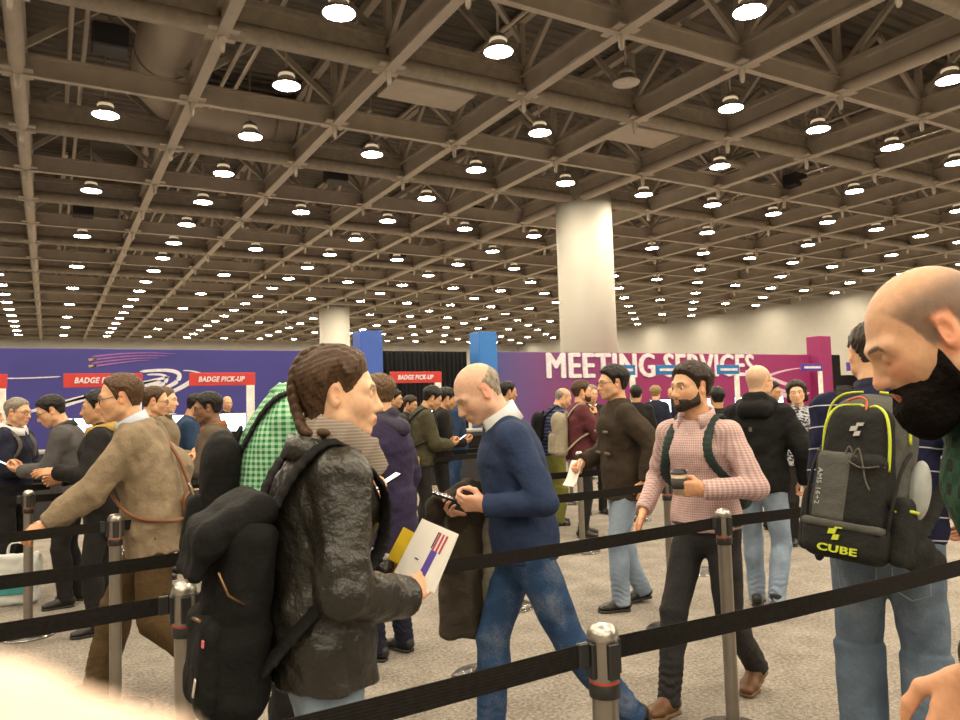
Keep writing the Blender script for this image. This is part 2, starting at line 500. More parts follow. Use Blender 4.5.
SKIN_T = dict(fair=(.78, .50, .325), light=(.70, .41, .245), tan=(.54, .31, .17), dark=(.24, .13, .08))
def sm(a, b, x): t = np.clip((x - a) / (b - a), 0, 1); return t * t * (3 - 2 * t)
HL_X = [-.14, -.055, -.043, -.034, -.006, .004, .018, .027, .045, .06, .074, .13]
HL_Z = dict(short=[-.066, -.062, -.02, .022, .026, -.024, -.022, .012, .042, .062, .07, .07],
            receding=[-.066, -.062, -.02, .022, .026, -.024, -.022, .022, .066, .085, .1, .12],
            long=[-.13, -.12, -.10, -.075, -.045, -.02, -.012, .008, .035, .058, .068, .07],
            updo=[-.10, -.09, -.075, .0, .030, .008, -.014, -.004, .030, .056, .068, .07])
def build_head(k, par, tone, h, hair=None, hair_m=None, beard=None, beard_m=None, eyes=True, stubble=0, ht=.014, blush=.5, closed=.0):
    """head and neck in head space; returns verts (person frame), quads, colours"""
    R, Hc, hs = k.Rh, k.Hc, k.hs
    nb = (R.T @ (k.N + k.d2 * -.045 * k.s - Hc)) / hs
    lo = np.minimum(V(-.15, -.112, -.15), nb - .1); hi = np.maximum(V(.155, .112, .16), nb + .08)
    F = Fld(lo, hi, h)
    w = .96 if k.fem else 1.0
    F.ell((-.018, 0, .03), (.1, .077 * w, .087), .0)
    F.ell((.034, 0, -.03), (.061, .063 * w, .084), .03)
    jw = .051 if k.fem else .057
    for sg in (1, -1):
        F.chain([(-.008, sg * jw, -.035), (.004, sg * jw * .97, -.068), (.066, sg * .014, -.1)], [.022, .02, .017], .025)
    F.ell((.069, 0, -.1), (.019, .02, .016), .02)
    F.chain([(-.035, 0, -.045), nb * .55 + V(-.025, 0, -.045) * .45, nb], [(.052 * w, .056), (.054 * w, .056), (.075 * w, .062)], .03, side=(0, 1, 0))
    if not k.fem: F.ell((.012, 0, -.14), (.014, .012, .018), .02)
    base = F.F.copy()
    for sg in (1, -1):
        F.ell((.048, sg * .041, -.028), (.028, .023, .026), .03)
        br = 0 if not k.fem else .0035; F.seg((.071 - br, sg * .047, .017), (.088 - br, sg * .014, .019), .012, .011, .02)
        F.ell((.095, sg * .033, .0), (.017, .018, .012), .014, op='sub')
    F.seg((.084, 0, .012), (.109, 0, -.034), .0085, .0115, .014)
    F.ell((.108, 0, -.038), (.012, .012, .010), .01)
    for sg in (1, -1):
        F.ell((.097, sg * .012, -.042), (.011, .008, .0085), .008)
        F.ell((.103, sg * .0065, -.0495), (.006, .0035, .003), .003, op='sub')
    F.ell((.086, 0, -.07), (.014, .027, .016), .014)
    F.chain([(.083, .022, -.0695), (.0965, .006, -.0655), (.0975, 0, -.067), (.0965, -.006, -.0655), (.083, -.022, -.0695)], [.004, .0062, .006, .0062, .004], .006)
    F.chain([(.083, .02, -.0725), (.094, 0, -.0775), (.083, -.02, -.0725)], [.004, .0075, .004], .006)
    F.chain([(.08, .024, -.0712), (.098, .008, -.0712), (.098, -.008, -.0712), (.08, -.024, -.0712)], [.0016] * 4, .003, op='sub')
    for sg in (1, -1):   # ears
        Re = rz(sg * 22 * D2R) @ ry(-10 * D2R)
        F.ell((-.014, sg * .078 * w, -.008), (.0195, .0075, .033), .006, Re)
        F.ell((-.009, sg * .0855 * w, -.004), (.0115, .006, .02), .004, Re, op='sub')
        F.ell((-.008, sg * .076 * w, -.012), (.006, .006, .008), .004)
        if eyes:
            F.ell((.0765, sg * .032, .0), (.0135, .0148, .0128), .002)
            o = .0029 * (1 - closed)
            if o > .001: F.rbox((.093, sg * .032, .0), (.009, .0125, o), o * .9, .002, op='sub')
    v, q = F.mesh()
    nrm_ok = v
    x, y, z = v[:, 0], np.abs(v[:, 1]), v[:, 2]
    c = np.tile(V(SKIN_T[tone] if isinstance(tone, str) else tone), (len(v), 1))
    def tint(m, t): 
        nonlocal c
        m = np.clip(m, 0, 1)[:, None]; c = c * (1 - m) + c * V(t) * m
    def paint(m, t):
        nonlocal c
        m = np.clip(m, 0, 1)[:, None]; c = c * (1 - m) + V(t) * m
    tint(blush * sm(.04, 0, np.sqrt((x - .075) ** 2 + (y - .042) ** 2 + (z + .03) ** 2)), (1.08, .78, .74))
    tint(blush * sm(.025, 0, np.sqrt((x - .11) ** 2 + y ** 2 + (z + .038) ** 2)), (1.05, .76, .72))
    tint(.8 * blush * ((y > .074) & (x < .01) & (np.abs(z + .008) < .04)), (1.1, .72, .66))
    lipm = sm(.0105, .006, np.sqrt((np.maximum(0, y - .012) * .75) ** 2 + (z + .0715) ** 2)) * (x > .08) * (y < .026)
    tint(lipm, (.9, .55, .52))
    # brows
    bz = .021 + .004 * np.sin(np.clip((y - .012) / .04, 0, 1) * PI) - .004 * (y > .045)
    hc = V(hair_m[1]) if hair_m else V(.1, .06, .04)
    paint(.85 * sm(.0052, .0028, np.abs(z - bz)) * (x > .06) * (y > .011) * (y < .052), hc * .8 + .01)
    if stubble:   # shaved scalp and beard shadow: its own colour on the skin
        hz = np.interp(x, HL_X, HL_Z['receding'])
        top = sm(.10, .05, z + .25 * np.maximum(0, x))
        paint(stubble * sm(-.006, .012, z - hz) * (x < .05) * top, hc * .9 + .04)
    v2 = v; m = np.zeros(len(q), int)
    V2 = [v]; Q2 = [q]; C2 = [c]
    if eyes and closed < .9:
        for sg in (1, -1):
            E = Fld((.06, sg * .032 - .016, -.016), (.093, sg * .032 + .016, .016), max(.0022, h * .6)).ell((.0765, sg * .032, 0), (.0128, .0128, .0128), 0)
            ev, eq = E.mesh()
            r = np.sqrt((ev[:, 1] - sg * .032) ** 2 + ev[:, 2] ** 2); ec = np.tile(V(.75, .72, .68), (len(ev), 1))
            ec[(r < .0062) & (ev[:, 0] > .078)] = (.06, .04, .03)
            Q2.append(eq + sum(len(a) for a in V2)); V2.append(ev); C2.append(ec)
    v = np.concatenate(V2); q = np.concatenate(Q2); c = np.concatenate(C2)
    T = (R * hs, Hc)
    X, Y, Z = F.grid()
    if hair:
        st = hair if hair in HL_Z else 'short'
        hl = np.interp(F.ax[0], HL_X, HL_Z[st])[:, None, None]
        reg = (hl - Z) * .55
        bk_ = sm(-.01, -.04, X); thick = ht * ((.45 * bk_ + .16 * (1 - bk_)) + (.55 * bk_ + .84 * (1 - bk_)) * sm(-.03 * bk_ + .01 * (1 - bk_), .06, Z)) + 0 * Y
        if hair == 'fringe':
            hl = np.interp(F.ax[0], HL_X, HL_Z['receding'])[:, None, None]; reg = np.maximum((hl - Z) * .55, (Z + .35 * X - .035) * .7); reg = np.maximum(reg, X - .006)
            thick = ht * .5 + 0 * X + 0 * Y + 0 * Z
        G = Fld(F.lo, F.lo + (np.array(F.F.shape) - 1) * h, h); sh_ = tuple(min(a, b) for a, b in zip(G.F.shape, base.shape))
        G.F = base.copy(); G.ax = F.ax
        if hair == 'long':
            G.chain([(-.04, 0, .03), (-.06, 0, -.10), (-.055, 0, -.2)], [(.085, .07), (.09, .06), (.08, .04)], .03, side=(0, 1, 0))
        noise = .0035 * np.sin(X * 160 + 3 * np.sin(Z * 70)) * np.sin(Y * 190 + 2 * np.sin(X * 60)) + .002 * np.sin(Y * 420 + Z * 150)
        if hair == 'updo': noise = .0016 * np.sin(Y * 300 + 40 * Z * np.sign(Y) + 2 * np.sin(X * 14)) + .0012 * np.sin(Z * 420 - X * 160 + 1.5 * np.sin(X * 40))
        if hair == 'curly': noise = .006 * np.sin(X * 330) * np.sin(Y * 310) * np.sin(Z * 290) + .004 * np.sin(X * 190 + Y * 170)
        if hair == 'long': reg = np.where(Z < -.1, np.maximum(reg, X + .0), reg)
        ed = np.clip(-reg / (.014 if hair not in ('updo', 'fringe') else .034), .10, 1); Fh = np.maximum(G.F - thick * ed - noise * ed, reg + .3 * noise)
        if hair == 'updo': pass
        hv, hq = surface_nets(Fh.astype(np.float32), F.lo, h)
        if len(hv): add_mesh('hair', hv @ T[0].T + T[1], hq, hair_m[0], par)
    if beard:
        bbase = np.minimum(base, F.F)
        if beard == 'big':
            G = Fld(F.lo, F.lo + (np.array(F.F.shape) - 1) * h, h); G.F = bbase.copy(); G.ax = F.ax; G.ell((.066, 0, -.120), (.040, .046, .040), .03); bbase = G.F
        bt = {'full': .009, 'big': .014, 'short': .0045}[beard]
        bl = np.interp(F.ax[0], [-.1, .0, .012, .03, .055, .075, .1], [-.3, -.3, -.02, -.045, -.062, -.055, -.055])[:, None, None]
        reg = (Z - bl) * .7
        reg = np.maximum(reg, (.006 - X + .12 * np.minimum(0, Z + .03)) * .8)
        reg = np.maximum(reg, -(Z + .092 + .5 * X + (.05 if beard == 'big' else 0)) * .8)
        lip = .0115 - np.sqrt((Y * .62) ** 2 + ((Z + .0715) * 1.15) ** 2 + 0 * X)
        reg = np.maximum(reg, np.where(X > .07, lip, -1))
        noise = .0016 * np.sin(X * 400 + 2 * np.sin(Z * 180)) * np.sin(Y * 430 + Z * 140)
        Fb = np.maximum(bbase - bt * np.clip(-reg / .016, .12, 1) - noise * np.clip(-reg / .01, 0, 1) + 0 * Y, reg)
        bv, bq = surface_nets(Fb.astype(np.float32), F.lo, h)
        if len(bv): add_mesh('beard', bv @ T[0].T + T[1], bq, beard_m or hair_m[0], par)
    return v @ T[0].T + T[1], q, c

def add_body(k, par, tone, h=.006, **hk):
    hv, hq, hc = build_head(k, par, tone, min(h, .006) if h < .009 else h * .75, **hk)
    s = k.s; VV = [hv]; QQ = [hq]; CC = [hc]; n = len(hv)
    col = V(SKIN_T[tone] if isinstance(tone, str) else tone)
    for a in k.arms:
        v, q = hand_mesh(a, s * (.93 if k.fem else 1.0), .0042 if h < .009 else .006)
        VV.append(v); QQ.append(q + n); CC.append(np.tile(col * V(1.03, .93, .9), (len(v), 1))); n += len(v)
    lo = np.minimum.reduce([k.P, k.N, *[p for a in k.arms for p in (a['S'], a['E'], a['W'])], *[p for l in k.legs for p in l[:3]]]) - .2
    hi = np.maximum.reduce([k.P, k.N, *[p for a in k.arms for p in (a['S'], a['E'], a['W'])], *[p for l in k.legs for p in l[:3]]]) + .15
    F = Fld(lo, hi, .024)
    F.chain([k.P - .02 * k.d1, k.M, k.N - .12 * s * k.d2, k.N - .05 * s * k.d2], [(.14 * s, .095 * s), (.12 * s, .085 * s), (.14 * s, .09 * s), (.07, .05)], .04, side=k.L)
    for a in k.arms: F.chain([a['S'], a['E'], a['W']], [.048 * s, .036 * s, .025 * s], .03)
    for l in k.legs: F.chain([l[0], l[1], l[2]], [.07 * s, .05 * s, .036 * s], .03)
    for l in k.legs: F.chain([l[2] + l[3] @ V(-.03, 0, -.04) * s, l[2] + l[3] @ V(.12, 0, -.05) * s], [.03, .025], .02)
    v, q = F.mesh(); VV.append(v); QQ.append(q + n); CC.append(np.tile(col, (len(v), 1)))
    return add_mesh('body', np.concatenate(VV), np.concatenate(QQ), SKIN, par, col=np.concatenate(CC))

def bounds(pts, m): pts = np.array(pts); return pts.min(0) - m, pts.max(0) + m
def add_top(k, par, mat, name='jacket', ease=.018, hem=-.06, sleeve=1.0, h=.011, amp=.004, seed=1, flare=.0, belly=.0, collar=None, open_front=False, sl_r=1.0):
    """hem: metres along the spine from the hip point (negative = below)"""
    s = k.s; b = k.b; e = ease
    arm_pts = [p for a in k.arms for p in (a['S'], a['E'], a['W'])]
    base = k.P + k.d1 * hem * s
    lo, hi = bounds([base, k.P, k.N + .05 * k.d2, *arm_pts], .24)
    F = Fld(lo, hi, h)
    hipa, hipb = (.158 * s * b + e, .118 * s * b + e) if not k.fem else (.165 * s * b + e, .115 * s * b + e)
    wa, wb = (.142 * s * b + e, .108 * s * b + e + belly) if not k.fem else (.122 * s * b + e, .095 * s * b + e)
    ca, cb = (.158 * s * b + e, .118 * s * b + e) if not k.fem else (.138 * s * b + e, .112 * s * b + e)
    f1 = k.f1
    low = k.P + k.d1 * min(hem - .02, -.02) * s if hem > -.25 else V(k.P[0], 0, k.P[2]) + V(0, 0, hem * s) - .02
    F.chain([low, k.P + .03 * k.d1], [(hipa + flare, hipb + flare), (hipa, hipb)], .04, side=(0, 1, 0))
    F.chain([k.P + .03 * k.d1, k.M - .03 * k.d1 + f1 * belly * .5], [(hipa, hipb), (wa, wb)], .05, side=k.L)
    F.chain([k.M - .03 * k.d1 + f1 * belly * .5, k.N - .17 * s * k.d2 + k.f2 * .008], [(wa, wb), (ca, cb)], .05, side=k.L)
    F.chain([k.N - .17 * s * k.d2 + k.f2 * .008, k.N - .085 * s * k.d2], [(ca, cb), (.118 * s * b + e, .085 * s + e)], .05, side=k.L)
    F.chain([k.N - .10 * s * k.d2, k.N - .012 * s * k.d2 + k.f2 * .008], [(.10 * s + e, .08 * s + e), (.056 * s + e * .5, .058 * s + e * .5)], .04, side=k.L)
    F.cut(base, -k.d1 if hem > -.25 else V(0, 0, -1), .008)
    for a in k.arms:
        F.seg(k.N - .045 * s * k.d2 + k.L * a['sg'] * .045 * s, a['S'] + k.d2 * .0, .046 * s + e * .5, .052 * s + e * .6, .035)
        end = a['E'] + (a['W'] - a['E']) * (sleeve - .02)
        r0 = .054 * s * b + e * .6; r1 = (.044 * s * b + e * .7) * sl_r; r2 = (.034 * s + e * .65) * sl_r
        F.seg(a['S'], a['E'], r0, r1, .035)
        F.seg(a['E'], end, r1, r2, .02, cap=.25)
        F.seg(a['W'] - (a['W'] - a['E']) * .0 + a['hd'] * .002, a['W'] + a['hd'] * .05, .024, .02, .004, op='sub') if sleeve >= .98 else None
    # neck opening
    up = k.N + k.dn * .14 + k.f2 * .0
    F.seg(k.N - k.d2 * .005 * s + k.f2 * .03, up + k.f2 * .015, .05 * s, .06 * s, .012, op='sub')
    F.folds(amp, seed)
    return F.obj(name, mat, par)
def add_collar(k, par, mat, name='collar', r=.066, hgt=.05, flare=.012, gap=50, drop=.012, th=.006, fwd=.01, top=.0):
    """stand or fold collar round the neck, open at the front by gap degrees"""
    n = 36; P = []; s = k.s
    c0 = k.N - k.d2 * drop * s + k.f2 * fwd; ax = unit(k.d2 * .6 + k.dn * .4); L = k.L; Fv = np.cross(L, ax)
    prof = [(r + .006, -.012), (r, hgt * .5), (r + flare * .4, hgt), (r + flare + th, hgt + top), (r + flare + th * 1.6, hgt * .45), (r + th + flare * 1.5 + .008, -.016)]
    m = len(prof)
    for i in range(n):
        a = (gap / 2 + (360 - gap) * i / (n - 1)) * D2R
        ca, sa = math.cos(a), math.sin(a)
        dip = .5 - .5 * ca   # lower at front
        for (rr, zz) in prof:
            P.append(c0 + Fv * ca * rr * 1.0 + L * sa * rr + ax * (zz - (1 - dip) * .03))
    Fq = [(i * m + j, (i + 1) * m + j, (i + 1) * m + (j + 1) % m, i * m + (j + 1) % m) for i in range(n - 1) for j in range(m)]
    Fq += [tuple(range(m)), tuple((n - 1) * m + j for j in range(m))[::-1]]
    o = add_mesh(name, P, Fq, mat, par); return o
def add_trousers(k, par, mat, ease=.012, h=.012, amp=.004, seed=2, name='trousers', top=.10, wide=1.0):
    s = k.s; b = k.b; e = ease
    lo, hi = bounds([k.P + k.d1 * top, k.P, *[p for l in k.legs for p in l[:3]]], .2)
    F = Fld(lo, hi, h)
    F.chain([k.P + k.d1 * top * s, k.P - .0 * k.d1], [(.135 * s * b + e, .10 * s * b + e), (.15 * s * b + e, .112 * s * b + e)], .03, side=(0, 1, 0), cap=.3)
    F.seg(k.P, k.P - V(0, 0, .06 * s), (.15 * s * b + e, .115 * s * b + e), (.14 * s * b + e, .105 * s * b + e), .03, side=(0, 1, 0))
    for hip, kn, an, R in k.legs:
        end = an - unit(an - kn) * .0 + unit(an - kn) * .035 * s
        F.seg(hip, kn, .082 * s * b + e, .056 * s + e, .03)
        F.seg(kn, end, .056 * s + e * wide, .044 * s + e * 1.2 * wide, .02, cap=.3)
        kb = kn + (an - kn) * .3 - R @ V(.02, 0, 0); F.ell(kb, (.05 * s + e * .6, .05 * s + e * .6, .09 * s), .03)
    F.folds(amp, seed, .9)
    # crumple above the shoe
    X, Y, Z = F.grid()
    for hip, kn, an, R in k.legs:
        w = np.exp(-(((X - an[0]) ** 2 + (Y - an[1]) ** 2 + (Z - an[2] - .06) ** 2) / .012))
        F.F += (.006 * w * np.sin((Z - an[2]) * 170 + 4 * np.sin(Y * 30 + X * 40))).astype(np.float32) * (1 if h < .015 else .4)
    return F.obj(name, mat, par)
def add_shoes(k, par, mat, sole, h=.007, boot=.04):
    s = k.s
    for hip, kn, an, R in k.legs:
        F = Fld((-.13, -.08, -.11), (.24, .08, .12), h)
        F.chain([(-.045, 0, -.035), (.03, 0, -.035), (.105, 0, -.05), (.15, 0, -.055)], [(.036, .034), (.037, .042), (.043, .026), (.036, .02)], .02, side=(0, 1, 0))
        F.seg((-.015, 0, -.02), (-.012, 0, boot), .042, .045, .02, cap=.3)
        F.cut((0, 0, -.068), (0, 0, -1), .004)
        o = F.obj('shoe', mat, par, (R * s, an))
        G = Fld((-.13, -.08, -.11), (.24, .08, .0), h)
        G.chain([(-.045, 0, -.075), (.03, 0, -.075), (.105, 0, -.075), (.155, 0, -.074)], [(.041, .02), (.038, .02), (.048, .02), (.04, .018)], .012, side=(0, 1, 0))
        G.cut((0, 0, -.066), (0, 0, 1), .002).cut((0, 0, -.0845), (0, 0, -1), .003)
        G.obj('sole', sole, o, (R * s, an))
def add_glasses(k, par, mat, half=False):
    m = MB(); R, c, hs = k.Rh, k.Hc, k.hs
    def w(p): return c + R @ (V(p) * hs)
    for sg in (1, -1):
        pts = [w((.1005 - .006 * abs(math.cos(t)) * (1 if math.cos(t) * 1 > 0 else .2), sg * (.0335 + .0235 * math.cos(t)), -.004 + .0165 * math.sin(t))) for t in np.linspace(0, 2 * PI, 17)]
        m.tube(pts, .0017, 6)
        m.tube([w((.096, sg * .057, .002)), w((.07, sg * .072, .003)), w((.0, sg * .0815, .006)), w((-.02, sg * .082, -.006))], .0018, 6)
    m.tube([w((.1, .0105, .0)), w((.109, 0, .003)), w((.1, -.0105, .0))], .0017, 6)
    return m.build('glasses', mat, par)
def person(label, loc, heading, group=None):
    return thing('person', label, 'person', loc, heading, group)
# ------------------------------------------------------------------ camera (hall axes: x right, y down the hall, z up)
F_PX = 750.0
CAM = V(0, 0, 1.55)
AXY = unit(V(48 - 480, F_PX, 360 - 418)); _b = V(1850 - 480, F_PX, 360 - 362)
AXX = unit(_b - AXY * (_b @ AXY)); AXZ = np.cross(AXX, AXY)
WM = np.array([AXX, AXY, AXZ])          # camera vector (right, forward, up) -> hall vector
cam = bpy.data.cameras.new('camera'); camo = link(bpy.data.objects.new('camera', cam))
cam.sensor_width = 36; cam.lens = F_PX / 960 * 36; cam.clip_start = .01; cam.clip_end = 300
_r, _f, _u = WM @ V(1, 0, 0), WM @ V(0, 1, 0), WM @ V(0, 0, 1)
camo.matrix_world = Matrix(((_r[0], _u[0], -_f[0], 0), (_r[1], _u[1], -_f[1], 0), (_r[2], _u[2], -_f[2], 1.55), (0, 0, 0, 1)))
SC.camera = camo
cam.dof.use_dof = True; cam.dof.focus_distance = 3.4; cam.dof.aperture_fstop = 11.0    # a phone lens: 2.5 mm opening
FWD = unit(V(_f[0], _f[1], 0)); RGT = V(FWD[1], -FWD[0], 0)
def at(px, d, z=0.0):
    """hall point seen at picture column px, d metres ahead, height z"""
    y = 400
    p = V(0, 0, 0)
    for _ in range(4):
        ray = WM @ V(px - 480, F_PX, 360 - y); q = ray * (d / F_PX); p = CAM + q
        y = y + (p[2] - z) * F_PX / d
    return p
def head_dir(deg):   # picture heading: 0 right, 90 away, 180 left, 270 towards the lens -> hall angle
    return (deg - 29.99) * D2R

ZC = 7.80           # underside of the roof grid
# ------------------------------------------------------------------ materials of the hall
def carpet_mat():
    t = NT('carpet')
    f = t.math('ADD', t.math('MULTIPLY', t.noise(46, 5, rough=.8), .75), t.math('MULTIPLY', t.noise(3.2, 4), .25))
    t.col(t.ramp(f, [(.36, (.125, .11, .094)), (.5, (.285, .252, .218)), (.64, (.47, .42, .37))])).set(.95, 0, .1)
    t.bump(t.noise(120, 3), .6, .02); return t.mat
def deck_mat():
    t = NT('roof_deck'); s = t.sep()
    w = t.math('SINE', t.math('MULTIPLY', s[1], 2 * PI / .3))
    t.col(t.ramp(t.noise(1.5, 4), [(.3, (.115, .10, .08)), (.7, (.18, .155, .125))])).set(.7)
    t.bump(w, 1.0, .05); return t.mat
STEEL = plain('steel_paint', (.40, .35, .29), .55, 0, .08, 3)
STEEL2 = plain('fireproofed_steel', (.32, .28, .23), .9, 0, .14, 6, .4, 18)
WHITE = plain('white_wall', (.42, .40, .36), .8, 0, .03, 2)
BOUNCE_WALL = plain('bounce_wall', (.36, .34, .30), .8, 0, .03, 2); DECK = deck_mat(); CARPET = carpet_mat()  # own paint for the unseen left and back walls, tone set for bounced fill
DUCT = plain('duct_paint', (.38, .33, .27), .5, 0, .06, 2)
DARK = plain('dark_box', (.02, .02, .022), .6)
LAMP_E = emis('lamp_light', (1.0, .86, .64), 170.0)
LAMP_G = emis('lamp_glass_glow', (1.0, .78, .48), .45)
LAMP_OFF = plain('lamp_lens', (.42, .38, .34), .3)
LAMP_B = plain('lamp_housing', (.42, .38, .33), .35, .6)
# ------------------------------------------------------------------ shell
XR, YE, XL, YB = 44.5, 69.0, -15.0, -15.0
m = MB(); m.box(((XL + XR) / 2, (YB + YE) / 2, -.05), (XR - XL, YE - YB, .1)); struct(m.build('floor', CARPET))
m = MB(); m.box(((XL + XR) / 2, (YB + YE) / 2, ZC + 1.95), (XR - XL, YE - YB, .1)); struct(m.build('ceiling', DECK))
m = MB(); m.box((XR + .15, (YB + YE) / 2, 4.9), (.3, YE - YB + .6, 9.9)); struct(m.build('wall_right', WHITE))
m = MB(); m.box(((XL + XR) / 2, YE + .15, 4.9), (XR - XL, .3, 9.9)); struct(m.build('wall_end', WHITE))
m = MB(); m.box((XL - .15, (YB + YE) / 2, 4.9), (.3, YE - YB + .6, 9.9)); struct(m.build('wall_left', BOUNCE_WALL))  # unseen wall, moved in close to bounce fill light
m = MB(); m.box(((XL + XR) / 2, YB - .15, 4.9), (XR - XL, .3, 9.9)); struct(m.build('wall_back', BOUNCE_WALL))  # unseen wall behind the camera, brought closer for bounced light
def column(x, y, r):
    m = MB(); m.lathe([(0, 0), (r, 0), (r, ZC + 1.9), (0, ZC + 1.9)], (x, y, 0), 48); struct(m.build('column', plain('column_paint', (.58, .56, .50), .6, 0, .02, 2)))
column(15.0, 19.0, .9); column(15.4, 44.6, .92)
# ------------------------------------------------------------------ roof grid: deep beams down the hall and across it
GX = [-12.5 + 3 * i for i in range(19)]; GY = [-14.85 + 3.05 * i for i in range(28)]
Y0, Y1, X0, X1 = -14.9, YE, -14.9, XR
for i, x in enumerate(GX):
    m = MB(); tub = abs(x + .5) < .1 or abs(x - 14.5) < .1
    if tub:
        m.tube([(x, Y0, ZC + .14), (x, Y1, ZC + .14)], .14, 12); m.box((x, (Y0 + Y1) / 2, ZC + .40), (.10, Y1 - Y0, .4)); m.box((x, (Y0 + Y1) / 2, ZC + .62), (.3, Y1 - Y0, .1))
    else:
        m.box((x, (Y0 + Y1) / 2, ZC + .03), (.2, Y1 - Y0, .05)); m.box((x, (Y0 + Y1) / 2, ZC + .24), (.06, Y1 - Y0, .38)); m.box((x, (Y0 + Y1) / 2, ZC + .44), (.22, Y1 - Y0, .05))
    m.box((x, (Y0 + Y1) / 2, ZC + 1.72), (.16, Y1 - Y0, .2))
    for j, y in enumerate(GY):
        if y > Y1 - 1: continue
        m.lathe([(.0, -.26), (.03, -.26), (.05, -.2), (.05, -.06), (.07, -.05), (.07, .06)], (x, y, ZC), 8)
        m.box((x, y, ZC + .06), (.5, .5, .04))
        m.beam((x, y, ZC + .5), (x, y + 1.52, ZC + 1.7), .09, .12); m.beam((x, y + 3.05, ZC + .5), (x, y + 1.52, ZC + 1.7), .09, .12)
        m.beam((x, y, ZC + .3), (x, y, ZC + 1.75), .12, .12)
    struct(m.build('ceiling_beam', STEEL))
for j, y in enumerate(GY):
    m = MB()
    if j % 2 == 1:
        m.tube([(X0, y, ZC + .16), (X1, y, ZC + .16)], .16, 12); m.box(((X0 + X1) / 2, y, ZC + .42), (X1 - X0, .12, .4)); m.box(((X0 + X1) / 2, y, ZC + .64), (X1 - X0, .32, .10))
    else:
        m.box(((X0 + X1) / 2, y, ZC + .02), (X1 - X0, .13, .04)); m.box(((X0 + X1) / 2, y, ZC + .21), (X1 - X0, .05, .34)); m.box(((X0 + X1) / 2, y, ZC + .39), (X1 - X0, .16, .05))
    for i, x in enumerate(GX):
        if x > X1 - 3: continue
        m.beam((x, y, ZC + .5), (x + 1.5, y, ZC + 1.7), .09, .12); m.beam((x + 3, y, ZC + .5), (x + 1.5, y, ZC + 1.7), .09, .12)
        if (i * 7 + j * 3) % 4 == 0: m.beam((x + .9, y + .1, ZC + .6), (x + .9, y + 2.9, ZC + .75), .07, .07)
        if (i * 5 + j * 3) % 3 == 0: m.beam((x + .1, y + .1, ZC + .55), (x + 2.9, y + 2.95, ZC + 1.2), .08, .1)
    struct(m.build('ceiling_beam', STEEL2 if j % 2 == 1 else STEEL))
# pipes under the deck
for i, x in enumerate([-1.9, .35, .6, 3.3, 3.6, 7.6, 9.4, 13.2, 17.9, 21.4, 27]):
    m = MB(); m.tube([(x, -4, ZC + .95), (x, YE, ZC + .95)], .045, 8); o = struct(m.build('ceiling_pipe', STEEL))
# ducts
def duct(name, pts, r, label):
    m = MB(); m.tube(pts, r, 20)
    o = m.build(name, DUCT); tag(o, label, 'duct')
    dr = plain('duct_ring', (.2, .17, .14), .6)
    for a, b in zip(pts[:-1], pts[1:]):
        a, b = V(a), V(b); L = np.linalg.norm(b - a)
        for t in np.arange(1.0, L, 2.4):
            p = a + (b - a) * t / L; u = unit(b - a); rg = MB(); rg.tube([p - u * .025, p + u * .025], r + .02, 20); rg.build('seam_ring', dr, o)
duct('air_duct', [(2.05, 3, ZC + 1.15), (2.05, 16.9, ZC + 1.15), (2.14, 17.6, ZC + 1.15), (2.45, 18.25, ZC + 1.15), (3.1, 18.6, ZC + 1.15), (3.9, 18.65, ZC + 1.15), (5.4, 18.65, ZC + 1.15)], .58, 'big round air duct that bends to the right above the left ceiling beams')
duct('air_duct', [(15.0, 10.35, ZC + 1.1), (26.5, 10.35, ZC + 1.1)], .42, 'round air duct running crosswise in the ceiling above the bald bearded man')
duct('air_duct', [(-8, 25.8, ZC + .95), (4, 25.8, ZC + .95)], .4, 'round crosswise air duct far back at the left of the ceiling')
for i, (x, y, lb) in enumerate([(7.0, 14.05, 'pale flat baffle board in the ceiling left of the middle, behind a beam'), (12.9, 14.0, 'pale flat baffle board in the ceiling right of the unlit lamp'), (17.4, 15.0, 'pale flat baffle board with slots in the right of the ceiling')]):
    m = MB(); m.box((x, y, ZC + .42), (1.9, 1.0, .12), 0, None, .02); o = m.build('ceiling_panel', STEEL); tag(o, lb, 'panel')
    if i == 2:
        q = MB()
        for a in range(6): q.box((x - .8 + a * .3, y, ZC + .355), (.16, .5, .02))
        q.build('slot', DARK, o)
for (x, y, lb) in [(.95, 14.6, 'black square speaker in the upper left of the ceiling, left of the duct'), (.98, 27.4, 'small black speaker over the left lamps, above the tan blazer man'), (7.2, 20.5, 'small black speaker above the middle, straight over the braid woman'), (13.0, 22.6, 'small dark speaker in the ceiling just left of the white column'), (20.5, 15.2, 'small dark speaker hanging in the right of the ceiling'), (13.3, 30, 'tiny dark speaker in the ceiling far left of the white column')]:
    m = MB(); m.box((x, y, ZC + .5), (.6, .5, .42), 0, None, .03); o = m.build('ceiling_speaker', DARK); tag(o, lb, 'speaker')
    q = MB(); q.beam((x, y, ZC + .7), (x, y, ZC + 1.85), .05, .05); q.build('bracket', STEEL, o)
